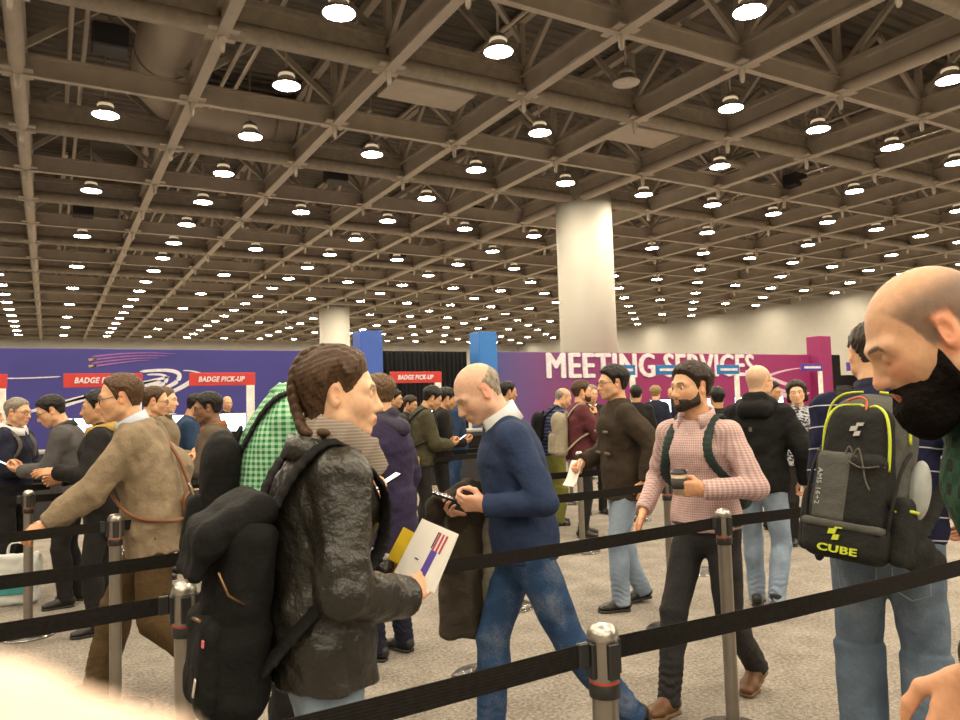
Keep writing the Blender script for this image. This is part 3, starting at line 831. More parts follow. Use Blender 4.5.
# ------------------------------------------------------------------ lamps: one under the middle of a roof cell, rows down the hall
def lamp_proto(lit):
    e = empty('ceiling_lamp')
    m = MB(); m.lathe([(0, .34), (.05, .34), (.09, .30), (.13, .29), (.15, .25), (.15, .22)], n=24); m.lathe([(.15, .16), (.17, .12), (.205, .08), (.25, .03), (.275, .0), (.27, -.015), (.255, -.01)], n=24); m.build('housing', LAMP_B, e)
    q = MB(); q.lathe([(.0, -.018), (.12, -.02), (.22, -.016), (.26, -.004)], n=24); q.build('lens', LAMP_E if lit else LAMP_OFF, e)
    g = MB(); g.lathe([(.148, .155), (.165, .19), (.146, .225)], n=24); g.build('glass_collar', LAMP_G if lit else LAMP_OFF, e)
    p = MB(); p.tube([(0, 0, .33), (0, 0, 1.85)], .022, 6); p.build('stem', STEEL, e)
    return e
named = {(4, 11): 'round lit ceiling lamp at the top edge, left of the middle', (7, 11): 'round lit ceiling lamp near the top edge, left of the unlit lamp', (10, 8): 'large lit ceiling lamp at the top edge, right of the middle',
         (4, 14): 'lit ceiling lamp second from the top of the lamp row left of the middle', (1, 17): 'lit ceiling lamp high at the left, below the end of the big duct', (4, 17): 'lit ceiling lamp third from the top of the left row, below the duct bend',
         (7, 17): 'lit ceiling lamp straight above the woman with the braid', (10, 14): 'lit ceiling lamp high in the middle, above and left of the column', (13, 11): 'lit ceiling lamp high at the right, on the column side of a thick beam',
         (16, 11): 'lit ceiling lamp high at the right, beneath the thick beam', (19, 11): 'lit ceiling lamp at the right, above the bald bearded man', (16, 8): 'lit ceiling lamp at the right edge beside the crosswise duct',
         (13, 17): 'lit ceiling lamp right over the white column', (10, 17): 'lit ceiling lamp over the bald man in the navy sweater', (1, 23): 'lit ceiling lamp at the left over the man in the tan blazer'}
p_on = lamp_proto(True); first = True
LX = [-8 + 3 * i for i in range(18)]
for i, x in enumerate(LX):
    full = i % 2 == 0          # x = -8, -2, 4, 10 ... every cell; the rows between every second one
    for j in range(-7, 21):
        y = 8.08 + 3.04 * j
        if y > YE - 2: continue
        if not full and j % 2 == 0: continue
        if j < 0 and x > 24: continue
        if x < -6 and y > 14: continue
        xx, yy = 1.03 + (x - 1) * .995, y
        key = (x, round(yy))
        if key == (10, 11):
            o = lamp_proto(False); o.location = (xx, yy, ZC + .07); tag(o, 'single unlit ceiling lamp near the top, right of the middle', 'lamp'); continue
        o = p_on if first else copy_tree(p_on); first = False
        o.location = (xx, yy, ZC + .07); o.rotation_euler.z = random.random()
        row = 'lit round lamp of the ceiling grid, one among rows of alike lamps'
        tag(o, named.get(key, row), 'lamp', 'round lamps hanging in the ceiling grid')
# ------------------------------------------------------------------ show walls at the desks
YW = 16.0
def blue_mat():
    t = NT('blue_graphic'); t.col(t.ramp(t.noise(.6, 2), [(.3, (.042, .038, .24)), (.7, (.055, .047, .27))])).set(.6); return t.mat
def grad_mat():
    t = NT('purple_graphic'); s = t.sep(); f = t.math('DIVIDE', t.math('SUBTRACT', s[0], 9.8), 4.5)
    t.col(t.ramp(f, [(0, (.10, .085, .28)), (.35, (.20, .055, .20)), (1, (.30, .026, .14))])).set(.6); return t.mat
MAG = plain('magenta_panel', (.30, .024, .135), .6, 0, .05, 2); BLUE1 = plain('blue_tower', (.05, .12, .50), .55, 0, .05, 2); BLUE2 = plain('light_blue_tower', (.035, .20, .60), .55, 0, .05, 2)
BLACK = cloth('black_drape', (.008, .008, .009), .95); LAV = plain('white_ink', (.72, .70, .78), .6); PALE = plain('pale_ink', (.45, .36, .6), .6); WPAINT = plain('white_paint', (.8, .78, .74), .5)
def swoosh(name, p0, p1, p2, w0, w1, y, mat, parent, n=24):
    """tapered curved stroke standing on the wall face"""
    P = []; pr = V(p0)
    for i in range(n + 1):
        t = i / n; a, b, c = V(p0), V(p1), V(p2)
        p = (1 - t) ** 2 * a + 2 * t * (1 - t) * b + t * t * c; d = unit(2 * (1 - t) * (b - a) + 2 * t * (c - b)); nn = V(-d[1], d[0])
        w = (w0 + (w1 - w0) * t) / 2 * (1 if 0 < i < n else .15)
        for s_ in (1, -1):
            q = p + nn * w * s_; P.append((q[0], y, q[1]))
    k = len(P); P += [(x, y - .008, z) for (x, _, z) in P]
    Fq = []
    for i in range(n):
        a, b, c, d = 2 * i, 2 * i + 1, 2 * i + 3, 2 * i + 2
        Fq += [(k + a, k + b, k + c, k + d), (a, d, c, b), (a, k + a, k + d, d), (b, c, k + c, k + b)]
    return add_mesh(name, P, Fq, mat, parent, smooth=False)
zt = 1.55 + 1.29
w = thing('display_wall', 'long dark blue display wall with white swooshes behind the badge desks', 'wall', (0, YW, 0))
m = MB(); m.box((-.6, .06, zt / 2), (13.1, .12, zt), 0, None, .01); m.build('panel', blue_mat(), w)
def wp(x, y): return (.77 + (x - 95) * .0181, 2.83 - (y - 350) * .0206)
for a in [((30, 408), (100, 388), (160, 381), .05, .11), ((62, 402), (110, 388), (168, 376), .10, .05), ((138, 371), (188, 366), (176, 380), .05, .09), ((176, 380), (168, 388), (138, 391), .09, .03), ((145, 374), (172, 372), (163, 382), .03, .07), ((163, 382), (155, 387), (138, 388), .07, .03), ((160, 394), (178, 389), (193, 379), .07, .09), ((182, 370), (192, 370), (201, 373), .02, .03), ((160, 408), (174, 414), (200, 424), .06, .10), ((4, 376), (30, 377), (64, 375), .02, .02)]:
    swoosh('swoosh', wp(*a[0]), wp(*a[1]), wp(*a[2]), a[3], a[4], -.002, LAV, w)
for i in range(4): swoosh('swoosh', wp(92, 357 + i * 3), wp(135, 351 + i * 3), wp(176 - i * 9, 354 + i * 2), .035, .008, -.002, plain('violet_ink', (.30, .13, .40), .6), w)
for z in (360, 366): swoosh('swoosh', wp(89, z), wp(93, z - 1), wp(97, z), .05, .03, -.002, plain('gold_ink', (.5, .3, .16), .6), w)
def tower(x0, x1, h, mat, label, d=.7):
    m = MB(); m.box(((x0 + x1) / 2, YW - d / 2 + .1, h / 2), (x1 - x0, d, h), 0, None, .015); o = m.build('tower', mat); tag(o, label, 'tower'); return o
tower(5.98, 6.5, 1.55 + 1.72, BLUE1, 'blue square tower at the end of the blue wall, behind the braid woman', .5)
tower(9.0, 9.5, 1.55 + 1.76, BLUE2, 'light blue square tower between black curtain and purple wall', .5)
tower(21.8, 22.4, 1.55 + 1.9, MAG, 'magenta square tower at the right end of the purple wall', .5)
tower(24.75, 25.6, 1.55 + 1.95, MAG, 'magenta tower just left of the bald bearded man')
# black curtain with pleats
P = []; n = 120
for i in range(n + 1):
    x = 6.6 + 2.32 * i / n; y = YW + .1 + .035 * math.sin(i * 1.05) + .01 * math.sin(i * .37)
    P += [(x, y, 0), (x, y, zt + .02)]
P2 = P + [(x, y + .02, z) for (x, y, z) in P]; k = len(P)
Fq = []
for i in range(n): a = 2 * i; Fq += [(a, a + 2, a + 3, a + 1), (k + a, k + a + 1, k + a + 3, k + a + 2), (a + 1, a + 3, k + a + 3, k + a + 1)]
o = add_mesh('curtain', P2, Fq, BLACK); tag(o, 'black pleated curtain between the two blue towers', 'curtain')
w = thing('display_wall', 'purple to magenta display wall lettered MEETING SERVICES', 'wall', (0, YW, 0))
m = MB(); m.box((15.65, .06, (zt + .02) / 2), (12.3, .12, zt + .02), 0, None, .01); m.build('panel', grad_mat(), w)
TXM = np.array([[1, 0, 0, 15.15], [0, 0, -1, -.012], [0, 1, 0, 2.51], [0, 0, 0, 1]])
tx = text_mesh('lettering', 'MEETING SERVICES', 7.82, .66, .03, plain('sign_white', (.82, .78, .82), .5), w, TXM, bold=0.0)
n_ = len(tx.data.vertices); co_ = np.empty(n_ * 3, np.float32); tx.data.vertices.foreach_get('co', co_); co_ = co_.reshape(-1, 3); fs_ = [tuple(p.vertices) for p in tx.data.polygons]; sm_ = tx.data.materials[0]
bpy.data.objects.remove(tx); VV_, FF_ = [], []
for q_, (ox, oz) in enumerate(((-.035, 0), (.035, 0), (0, .012), (0, -.012), (-.018, .006), (.018, -.006))): VV_.append(co_ + np.array([ox, -.0012 * q_, oz], np.float32)); FF_ += [tuple(i + n_ * q_ for i in f) for f in fs_]
add_mesh('lettering', np.concatenate(VV_), FF_, sm_, w, smooth=False)
for a in [((18.9, 1.9), (20.0, 2.35), (21.4, 2.42), .12, .02), ((19.2, 2.3), (20.2, 1.95), (21.3, 1.75), .14, .10), ((19.0, 1.75), (20.4, 1.7), (21.4, 1.2), .16, .12), ((19.3, 1.95), (21.0, 1.5), (21.7, 1.6), .1, .06)]:
    swoosh('swoosh', a[0], a[1], a[2], a[3], a[4], -.002, plain('pink_ink', (.72, .5, .62), .6), w)
m = MB(); m.box((23.15, YW + .1, zt / 2), (.65, .1, zt + .05)); tag(m.build('curtain', BLACK), 'narrow black drape right of the magenta tower', 'curtain')
m = MB(); m.box((24.9 + 1.2, YW + .9, 1.1), (4.8, .1, 2.2)); tag(m.build('curtain', BLACK), 'low black drape below the striped sign at the right', 'curtain')
# ------------------------------------------------------------------ flag signs on posts above the desks
YS = 13.0
def flag_sign(xl, xr, px, zt_, zb, mat, txt, label, group, postw=.13):
    e = thing('flag_sign', label, 'sign', (px, YS, 0), 0, group)
    m = MB(); m.box((0, 0, zb / 2), (postw, .06, zb), 0, None, .006); m.build('post', WPAINT, e)
    b = MB(); b.box((0, 0, .01), (.4, .3, .02)); b.build('base', STEEL, e)
    p = MB(); p.box(((xl + xr) / 2 - px, 0, (zt_ + zb) / 2), (xr - xl, .05, zt_ - zb), 0, None, .006); p.build('sign_panel', mat, e)
    M = np.array([[1, 0, 0, (xl + xr) / 2 - px - .02], [0, 0, -1, -.03], [0, 1, 0, (zt_ + zb) / 2], [0, 0, 0, 1]])
    if txt: text_mesh('lettering', txt, (xr - xl) * .70, (zt_ - zb) * .42, .012, LAV, e, M, bold=.03, shear=.25)
    else:
        q = MB(); q.box(((xl + xr) / 2 - px, -.03, (zt_ + zb) / 2), ((xr - xl) * .8, .012, .06)); q.build('white_line', LAV, e)
RED = plain('sign_red', (.55, .035, .03), .5, 0, .05, 3); SBLUE = plain('sign_blue', (.02, .17, .45), .5, 0, .05, 3); SPUR = plain('sign_violet', (.09, .04, .30), .5, 0, .05, 3)
for xl, xr, lb in [(-1.65, -.52, 'red badge sign cut by the left edge'), (.2, 1.3, 'red badge sign behind the man in the tan blazer'), (2.0, 3.06, 'red badge sign left of the green checked shirt'), (5.55, 6.62, 'red badge sign hanging before the black curtain')]:
    flag_sign(xl, xr, xr - .08, 1.55 + .665, 1.55 + .45, RED, 'BADGE PICK-UP', lb + ' with white lettering', 'red badge pick-up signs')
for xl, xr, lb in [(10.75, 11.55, 'blue sign with a white line just above the brown jacket man'), (12.2, 13.05, 'blue sign with a white line left of the pink shirt man'), (14.2, 14.95, 'blue sign with a white line above the bald man in the hooded jacket')]:
    flag_sign(xl, xr, xr - .08, 1.55 + .79, 1.55 + .56, SBLUE, None, lb, 'blue signs at the meeting desks')
flag_sign(17.35, 18.2, 18.12, 1.55 + .82, 1.55 + .62, SPUR, None, 'violet sign with white line on the magenta wall, above the smiling woman', None)
flag_sign(19.3, 20.6, 20.5, 1.55 + .86, 1.55 + .62, SPUR, None, 'violet and white striped sign at the far right of the desks', None)
# ------------------------------------------------------------------ desks with lit screens
DESK = plain('desk_black', (.025, .025, .03), .5); SCR = emis('screen_light', (.62, .82, 1.0), 5.0); SCRB = plain('screen_back', (.03, .03, .035), .4); WOOD = plain('desk_top', (.35, .33, .31), .4)
def desk(x, y, wd, label, group, two=True):
    e = thing('desk', label, 'desk', (x, y, 0), 0, group)
    m = MB(); m.box((0, 0, 1.03), (wd, .7, .05), 0, None, .01); m.build('desk_top', WOOD, e)
    m = MB(); m.box((0, -.3, .5), (wd - .06, .04, 1.0)); m.build('front_panel', DESK, e)
    for sx in (-1, 1):
        m = MB(); m.box((sx * (wd / 2 - .06), .02, .5), (.05, .6, 1.0)); m.build('side_panel', DESK, e)
def monitor(x, y, rot, label, group, zt_=1.055):
    e = thing('monitor', label, 'monitor', (x, y, zt_), rot, group)
    m = MB(); m.box((0, 0, .01), (.22, .18, .02), 0, None, .005); m.build('stand', SCRB, e)
    m = MB(); m.beam((0, .03, .02), (0, .03, .25), .05, .04); m.build('neck', SCRB, e)
    m = MB(); m.box((0, 0, .32), (.56, .035, .34), 0, None, .01); m.build('casing', SCRB, e)
    m = MB(); m.box((0, -.019, .32), (.52, .006, .30)); m.build('screen', SCR, e)
dx = [(-1.2, 'far left desk'), (.55, ''), (2.3, ''), (4.05, ''), (5.8, ''), (7.55, '')]
for i, (x, _) in enumerate(dx): desk(x, 13.55, 1.7, 'black badge desk in the row below the red signs', 'badge desks')
mon_l = ['lit screen on the desk behind the grey haired man', 'lit screen on the desk behind the grey jacket man', 'lit screen on the desk left of the man in the dark blue sweater', 'lit screen by the bald attendant under the red sign', 'lit screen hidden low before the black curtain', 'lit screen on the desk behind the reader in the olive jacket']
for i, x in enumerate([-.55, .35, 1.75, 2.75, 5.2, 6.7]): monitor(x, 13.55, random.uniform(-.3, .3), mon_l[i], None)
for i, x in enumerate([11.4, 13.1, 14.8, 16.5, 18.2]): desk(x, 13.55, 1.6, 'black meeting desk in the row before the magenta wall', 'meeting desks')
mon_r = ['lit screen left of the fair haired woman in dark jacket', 'lit screen between the fair haired woman and the pink shirt man', 'lit screen behind the bearded man in the pink shirt', 'lit screen behind the bald man in the hooded jacket', 'lit screen left of the smiling dark haired woman']
for i, x in enumerate([11.7, 12.75, 14.2, 15.7, 16.8]): monitor(x, 13.5, random.uniform(-.2, .2) - .35, mon_r[i], None)
# ------------------------------------------------------------------ queue posts and belts
POST = plain('post_metal', (.30, .27, .235), .34, .8, .1, 8); POSTB = plain('post_head', (.02, .02, .02), .45); BASE = plain('post_base', (.11, .105, .10), .25, .8, .1, 8); CHROME = plain('base_rim', (.6, .58, .55), .18, 1.0, .03)
def belt_mat():
    t = NT('belt_webbing'); s = t.sep()
    t.col(t.ramp(t.noise(60, 3), [(.3, (.010, .009, .008)), (.7, (.017, .015, .014))])).set(.85, 0, .12)
    t.bump(t.math('SINE', t.math('MULTIPLY', s[2], 900)), .15, .003); return t.mat
CAPM = plain('cap_metal', (.50, .47, .43), .3, .85); BELT = belt_mat()
def stanchion(x, y, to=None, label='', group=None, detail=True, second=None, sag=.015):
    e = thing('belt_post', label, 'barrier post', (x, y, 0), 0, group)
    m = MB(); m.lathe([(0, .0), (.175, .0), (.18, .012), (.165, .028), (.09, .045), (.045, .06), (.036, .075), (0, .075)], n=32 if detail else 18)
    b = m.build('base', BASE, e)
    m = MB(); m.lathe([(.172, .0145), (.184, .012), (.184, .004), (.172, .002)], n=32 if detail else 18); m.build('rim', CHROME, b)
    m = MB(); m.lathe([(.0305, .06), (.0305, .93)], n=20); m.build('pole', POST, e)
    m = MB(); m.lathe([(.0345, .90), (.0345, 1.004)], n=24); hd = m.build('post_head', POST, e)
    m = MB(); m.lathe([(.0305, .868), (.0365, .870), (.0365, .898), (.0345, .902)], n=24); m.build('collar', POSTB, hd)
    m = MB(); m.lathe([(.0350, .9015), (.0356, .9045), (.0350, .9075)], n=24); m.build('red_ring', plain('red_ring', (.45, .05, .03), .5), hd)
    for a in range(4):
        c, s = math.cos(a * PI / 2), math.sin(a * PI / 2); m = MB(); m.box((c * .034, s * .034, .955), (.018 if c * c > .5 else .03, .03 if c * c > .5 else .018, .082), 0, None, .003); m.build('belt_slot', POSTB, hd)
    m = MB(); m.lathe([(.0352, .998), (.0372, 1.000), (.0372, 1.008), (.035, 1.018), (.024, 1.031), (0, 1.036)], n=24); m.build('cap', CAPM, hd)
    for t in (to, second):
        if not t: continue
        dx_, dy_ = t[0] - x, t[1] - y; L = math.hypot(dx_, dy_); ux, uy = dx_ / L, dy_ / L
        pts = [(ux * s, uy * s, .972 - sag * 4 * (s / L) * (1 - s / L)) for s in np.linspace(.045, L - .047, 9)]
        P, Fq = ribbon(pts, .052, .0022); add_mesh('belt', P, Fq, BELT, e, smooth=False)
        m = MB(); p = pts[-1]; m.box((p[0] - ux * .012, p[1] - uy * .012, p[2]), (.03, .016, .056), 0, rz(math.atan2(uy, ux)), .003); m.build('belt_clip', POSTB, e)
def lane(y, xs, labels, group, skip=(), yend=None):
    for i, x in enumerate(xs):
        nxt = (xs[i + 1], y) if i + 1 < len(xs) and i not in skip else None
        stanchion(x, y, nxt, labels[i], group, y < 6)
lane(1.41, [-1.25, 1.12, 3.48], ['black belt post of the nearest row, out of frame at lower left', 'nearest belt post with a domed metal cap, at the bottom middle', 'belt post of the nearest row hidden behind the bald bearded man'], 'posts of the nearest belt row')
lane(2.50, [-2.0, .365, 2.72, 5.05], ['second row belt post beyond the left edge', 'grey belt post at lower left beside the black backpack', 'tall grey belt post in front of the man in the pink shirt', 'second row belt post behind the backpack with lime piping'], 'posts of the second belt row')
lane(3.28, [-1.75, .9], ['third row belt post beyond the left edge', 'third row belt post hidden behind the woman with the braid'], 'posts of the third belt row')
lane(3.80, [2.15, 3.62], ['belt post hidden behind the man in the navy sweater', 'belt post hidden behind the man in the pink shirt'], 'posts of the short middle belt row')
lane(4.45, [-2.0, .31, 1.45], ['fourth row belt post beyond the left edge', 'belt post in front of the man in the tan blazer', 'fourth row belt post behind the green checked shirt'], 'posts of the fourth belt row')
lane(4.95, [3.05, 5.0], ['belt post behind the navy sweater man', 'belt post hidden behind the man in the hooded jacket'], 'posts of the middle belt row')
lane(6.38, [-2.3, -.12, 2.35], ['post of the rear belts beyond the left edge', 'belt post at far left with its round base showing', 'rear belt post hidden behind the braid woman'], 'rear belt posts at the left')
lane(6.3, [4.79, 7.1], ['belt post with shiny round base left of the brown jacket man', 'belt post behind the man in the hooded jacket'], 'rear belt posts right of the middle')
bk = 0
for y, x0 in ((7.5, -1.6), (8.4, -1.0), (9.3, -1.3), (10.2, -.8), (11.1, -1.2), (12.0, -.9)):
    xs = [x0 + 2.05 * i for i in range(8)] if y > 8 else [x0 + 2.05 * i for i in range(7)]
    lane(y, xs, ['small belt post in the far rows of belts before the desks'] * 8, 'far belt posts before the desks', skip=(3,) if y < 8 else ())
for y in (10.6, 11.6):
    lane(y, [10.5, 12.5, 14.5, 16.5], ['small belt post in the far rows before the magenta wall'] * 4, 'far belt posts before the magenta wall')
# ------------------------------------------------------------------ light of the rest of the hall
wd = bpy.data.worlds.new('world'); SC.world = wd; wd.use_nodes = True
wd.node_tree.nodes['Background'].inputs[0].default_value = (.30, .25, .19, 1); wd.node_tree.nodes['Background'].inputs[1].default_value = .3
SC.view_settings.view_transform = 'Standard'; SC.view_settings.look = 'None'; SC.view_settings.gamma = 1; SC.view_settings.use_curve_mapping = False
SC.view_settings.exposure = 0.05
SC.cycles.use_denoising = True
try: SC.cycles.denoiser = 'OPENIMAGEDENOISE'
except Exception: pass
SC.cycles.use_light_tree = True; SC.cycles.max_bounces = 6; SC.cycles.diffuse_bounces = 4; SC.cycles.sample_clamp_indirect = 4
# ------------------------------------------------------------------ things people carry
def pack_frame(k, depth, width, height, ease, zoff=0.0, tilt=0):
    s = k.s; up = k.d2; fw = k.f2; L = k.L
    if tilt: 
        t = tilt * D2R; up2 = up * math.cos(t) + fw * math.sin(t); fw = fw * math.cos(t) - up * math.sin(t); up = up2
    B = k.N - (.10 * s + height / 2 + zoff) * k.d2 - k.f2 * (.118 * s + ease + depth / 2 - .012)
    R = np.array([fw, L, up]).T
    return B, R
def smooth_path(pts, n=5):
    pts = [V(p) for p in pts]; P = [pts[0]] + pts + [pts[-1]]; out = []
    for i in range(1, len(P) - 2):
        for t in np.linspace(0, 1, n, endpoint=False):
            a, b, c, d = P[i - 1], P[i], P[i + 1], P[i + 2]
            out.append(.5 * (2 * b + (c - a) * t + (2 * a - 5 * b + 4 * c - d) * t * t + (3 * b - a - 3 * c + d) * t ** 3))
    return out + [pts[-1]]
def strap(k, B, R, depth, width, height, ease, sg, mat, par, wd=.027, front=True, one=False):
    s = k.s; L = k.L * sg; off = .118 * s * k.b + ease + .014
    top = B + R @ V(depth / 2 - .01, sg * .075, height * .42)
    pts = [top, k.N - .045 * s * k.d2 + L * .10 * s - k.f2 * (.06 * s + ease), k.N - .035 * s * k.d2 + L * .105 * s + k.d2 * (ease * .6 + .034) , k.N - .09 * s * k.d2 + L * .11 * s + k.f2 * (.07 * s + ease * 1.2 + .02),
           k.N - .19 * s * k.d2 + L * .125 * s + k.f2 * (off - .02), k.N - .29 * s * k.d2 + L * (.165 * s + ease * .6) + k.f2 * (.06 * s + ease), k.N - .37 * s * k.d2 + L * (.17 * s + ease) - k.f2 * .03, B + R @ V(depth / 2 - .03, sg * width * .45, -height * .36)]
    P = smooth_path(pts, 4); lo, hi = bounds(P, .06); F = Fld(lo, hi, .007)
    for i in range(len(P) - 1):
        F.seg(P[i], P[i + 1], (wd, .008), (wd, .008), .006, side=k.L + .15 * k.d2)
    return F.obj('strap', mat, par)
def backpack(k, e, mat, label, size=(.17, .30, .46), ease=.02, h=.011, zoff=0, pocket=True, smat=None, trim=None, zips=True, folds=.005, tilt=0):
    o = thing('backpack', label, 'backpack', e.location, e.rotation_euler.z)
    d, w, hh = size; B, R = pack_frame(k, d, w, hh, ease, zoff, tilt)
    lo, hi = bounds([B], max(size) * .75); F = Fld(lo, hi, h)
    F.rbox(B, (d / 2, w / 2, hh / 2), .07, .01, R, taper=.10)
    F.ell(B + R @ V(-.02, 0, hh * .30), (d * .5, w * .46, hh * .25), .03, R)
    F.folds(folds, 11); F.obj('main_body', mat, o)
    if pocket:
        G = Fld(lo, hi, h); G.rbox(B + R @ V(-d / 2 + .005, 0, -hh * .20), (.045, w * .40, hh * .24), .04, .01, R); G.folds(folds * .8, 5); G.obj('front_pocket', smat or mat, o)
    if zips:
        for zz, ww in ((.0, .40), (.28, .36)):
            m = MB()
            pts = [B + R @ V(-d / 2 - (.045 if zz == 0 and pocket else .005) + .02 * abs(a), w * ww * a, hh * (zz + .06 * (1 - a * a)) + .02) for a in np.linspace(-1, 1, 13)]
            m.tube(pts, .0035, 6); m.build('zipper', trim or plain('zip_metal', (.25, .2, .12), .4, .6), o)
    m = MB(); m.tube(smooth_path([B + R @ V(d / 2 - .03, -.04, hh / 2 - .02), B + R @ V(d / 2 - .02, -.03, hh / 2 + .035), B + R @ V(d / 2 - .02, .03, hh / 2 + .035), B + R @ V(d / 2 - .03, .04, hh / 2 - .02)], 4), .008, 6); m.build('grab_handle', smat or mat, o)
    for sg in (1, -1): strap(k, B, R, d, w, hh, ease, sg, smat or mat, o)
    return o, B, R
PHB = plain('phone_black', (.012, .012, .014), .25); PHS = emis('phone_screen', (.75, .88, 1.0), 1.6); PAPER = plain('paper', (.80, .78, .74), .7, 0, .03)
def local_thing(name, label, cat, e): return thing(name, label, cat, e.location, e.rotation_euler.z)
def phone(e, c, R, label, lit=True):
    o = local_thing('phone', label, 'phone', e)
    m = MB(); m.box(c, (.148, .072, .0085), 0, R, .003); m.build('casing', PHB, o)
    m = MB(); m.box(V(c) + R @ V(0, 0, .0048), (.136, .064, .001), 0, R); m.build('screen', PHS if lit else PHB, o)
    return o
def paper(e, c, R, label, size=(.21, .148), name='paper_sheet'):
    o = local_thing(name, label, 'paper', e); P = []; n = 8
    for i in range(n + 1):
        for j in (0, 1):
            x = (i / n - .5) * size[0]; P.append(V(c) + R @ V(x, (j - .5) * size[1], .012 * math.cos(i / n * PI * 1.3)))
    P2 = P + [p + R @ V(0, 0, .0012) for p in P]; k = len(P); Fq = []
    for i in range(n): a = 2 * i; Fq += [(a, a + 1, a + 3, a + 2), (k + a, k + a + 2, k + a + 3, k + a + 1), (a, a + 2, k + a + 2, k + a), (a + 1, k + a + 1, k + a + 3, a + 3)]
    add_mesh('sheet', P2, Fq, PAPER, o); return o
# ------------------------------------------------------------------ cloth, hair colours
HB = lambda n, c: (hair_mat(n, c), c)
BLK, DBR, BRN, LBR, GRY, FAIR, SILV = [HB(n, c) for n, c in (('black_hair', (.012, .010, .009)), ('dark_brown_hair', (.028, .018, .012)), ('brown_hair', (.064, .033, .017)), ('light_brown_hair', (.12, .07, .035)), ('grey_hair', (.22, .19, .16)), ('fair_hair', (.30, .19, .09)), ('silver_hair', (.30, .25, .19)))]
def check_mat(name, a, b, p, c=None, sp=.5, off=.02):
    t = NT(name); s = t.sep(); u = t.math('MULTIPLY', t.math('ARCTAN2', s[1], t.math('SUBTRACT', s[0], off)), .16)
    f = t.math('MULTIPLY', t.math('ADD', stripes(t, s[2], p, sp), stripes(t, u, p, sp)), .5)
    t.col(t.ramp(f, [(.0, a), (.5, tuple((x * .55 + y * .45) for x, y in zip(a, b))), (1.0, b)] if c is None else [(0, a), (.5, c), (1, b)])).set(.85, 0, .2)
    t.bump(t.noise(14, 5), .4, .03); return t.mat
GING = check_mat('green_gingham', (.42, .66, .44), (.010, .20, .08), .020, None, .5, .04)
PINK = check_mat('pink_fine_check', (.66, .50, .48), (.42, .25, .25), .012)
PLAID = check_mat('dark_green_plaid', (.010, .036, .017), (.008, .010, .009), .045, (.011, .05, .024))
def striped(name, c, w, p, duty=.07, wob=.15):
    t = NT(name); s = t.sep(); f = stripes(t, t.math('ADD', s[2], t.math('MULTIPLY', s[0], wob)), p, duty)
    t.col(t.mix(f, t.ramp(t.noise(8, 4), [(.3, dk(c, .85)), (.7, dk(c, 1.15))]), w)).set(.9, 0, .2); t.bump(t.noise(14, 5), .4, .03); return t.mat
NAVY_ST = striped('navy_white_stripe', (.012, .014, .045), (.50, .50, .55), .088, .055)
NAVY_ST2 = striped('navy_puffer', (.02, .028, .075), (.09, .10, .17), .045, .3, 0)
BW = striped('black_white_pattern', (.015, .015, .02), (.35, .35, .38), .035, .4, .5)
def blotch(name, a, b, sc=40):
    t = NT(name); t.col(t.ramp(t.noise(sc, 2, t.tc('Object', (1, 1, 2.2))), [(.47, a), (.53, b)])).set(.8); return t.mat
PATT = blotch('black_white_print', (.012, .012, .016), (.42, .44, .50), 30)
WAXED = plain('waxed_jacket', (.020, .018, .014), .36, 0, .3, 9, .75, 16, .5)
BLKN = plain('black_nylon', (.009, .0088, .009), .8, 0, .25, 12, .5, 18, .15); BLKC = cloth('black_cloth', (.012, .011, .011)); CHAR = cloth('charcoal', (.028, .027, .028)); DKGRY = cloth('grey_jacket', (.085, .08, .082))
NAVYK = cloth('navy_knit', (.023, .039, .095), wr=.3); NAVY = cloth('navy_cloth', (.014, .016, .034)); TAN = cloth('tan_tweed', (.27, .205, .135), wr=.5); OLIVE = cloth('olive_cloth', (.055, .05, .028)); TANJ = cloth('tan_jacket', (.22, .17, .11)); BRJ = cloth('brown_jacket', (.040, .028, .018)); MAROON = cloth('maroon_cloth', (.10, .025, .032)); PURP = cloth('dark_violet_coat', (.030, .022, .06)); BLUEC = cloth('blue_sweater', (.02, .045, .10)); GREYC = cloth('grey_cloth', (.11, .10, .085)); KHAKI = cloth('beige_pack', (.30, .26, .19))
WSH = cloth('white_collar', (.70, .70, .72), wr=.15); FLEECE = cloth('grey_fleece', (.30, .25, .21), wr=.3); LBL = cloth('pale_blue_collar', (.50, .55, .66), wr=.15)
JEAN_D = denim('jeans_dark', (.028, .066, .155)); JEAN_L = denim('jeans_light', (.24, .31, .41)); JEAN_M = denim('jeans_mid', (.12, .165, .23)); CORD = cloth('brown_cord', (.085, .052, .022), wr=.5); BLKT = cloth('black_trousers', (.016, .015, .015))
SHB = plain('black_leather', (.015, .013, .012), .4); SHBR = plain('brown_leather', (.13, .055, .02), .5); SHRD = plain('reddish_leather', (.14, .035, .02), .45); SOLE = plain('shoe_sole', (.03, .028, .026), .7); SOLEB = plain('gum_sole', (.16, .09, .04), .7)
FRAME = plain('glasses_frame', (.01, .01, .012), .3); BRASS = plain('brass', (.55, .38, .10), .3, 1.0); LEATHER = plain('bag_leather', (.18, .07, .025), .5, 0, .2, 8, .3)
LIME = plain('lime_piping', (.50, .58, .03), .5, 0, .05); PGREY = cloth('pack_grey', (.085, .085, .078)); PBLK = cloth('pack_black', (.016, .016, .015)); PGRN = plain('dark_green_webbing', (.012, .03, .026), .8)
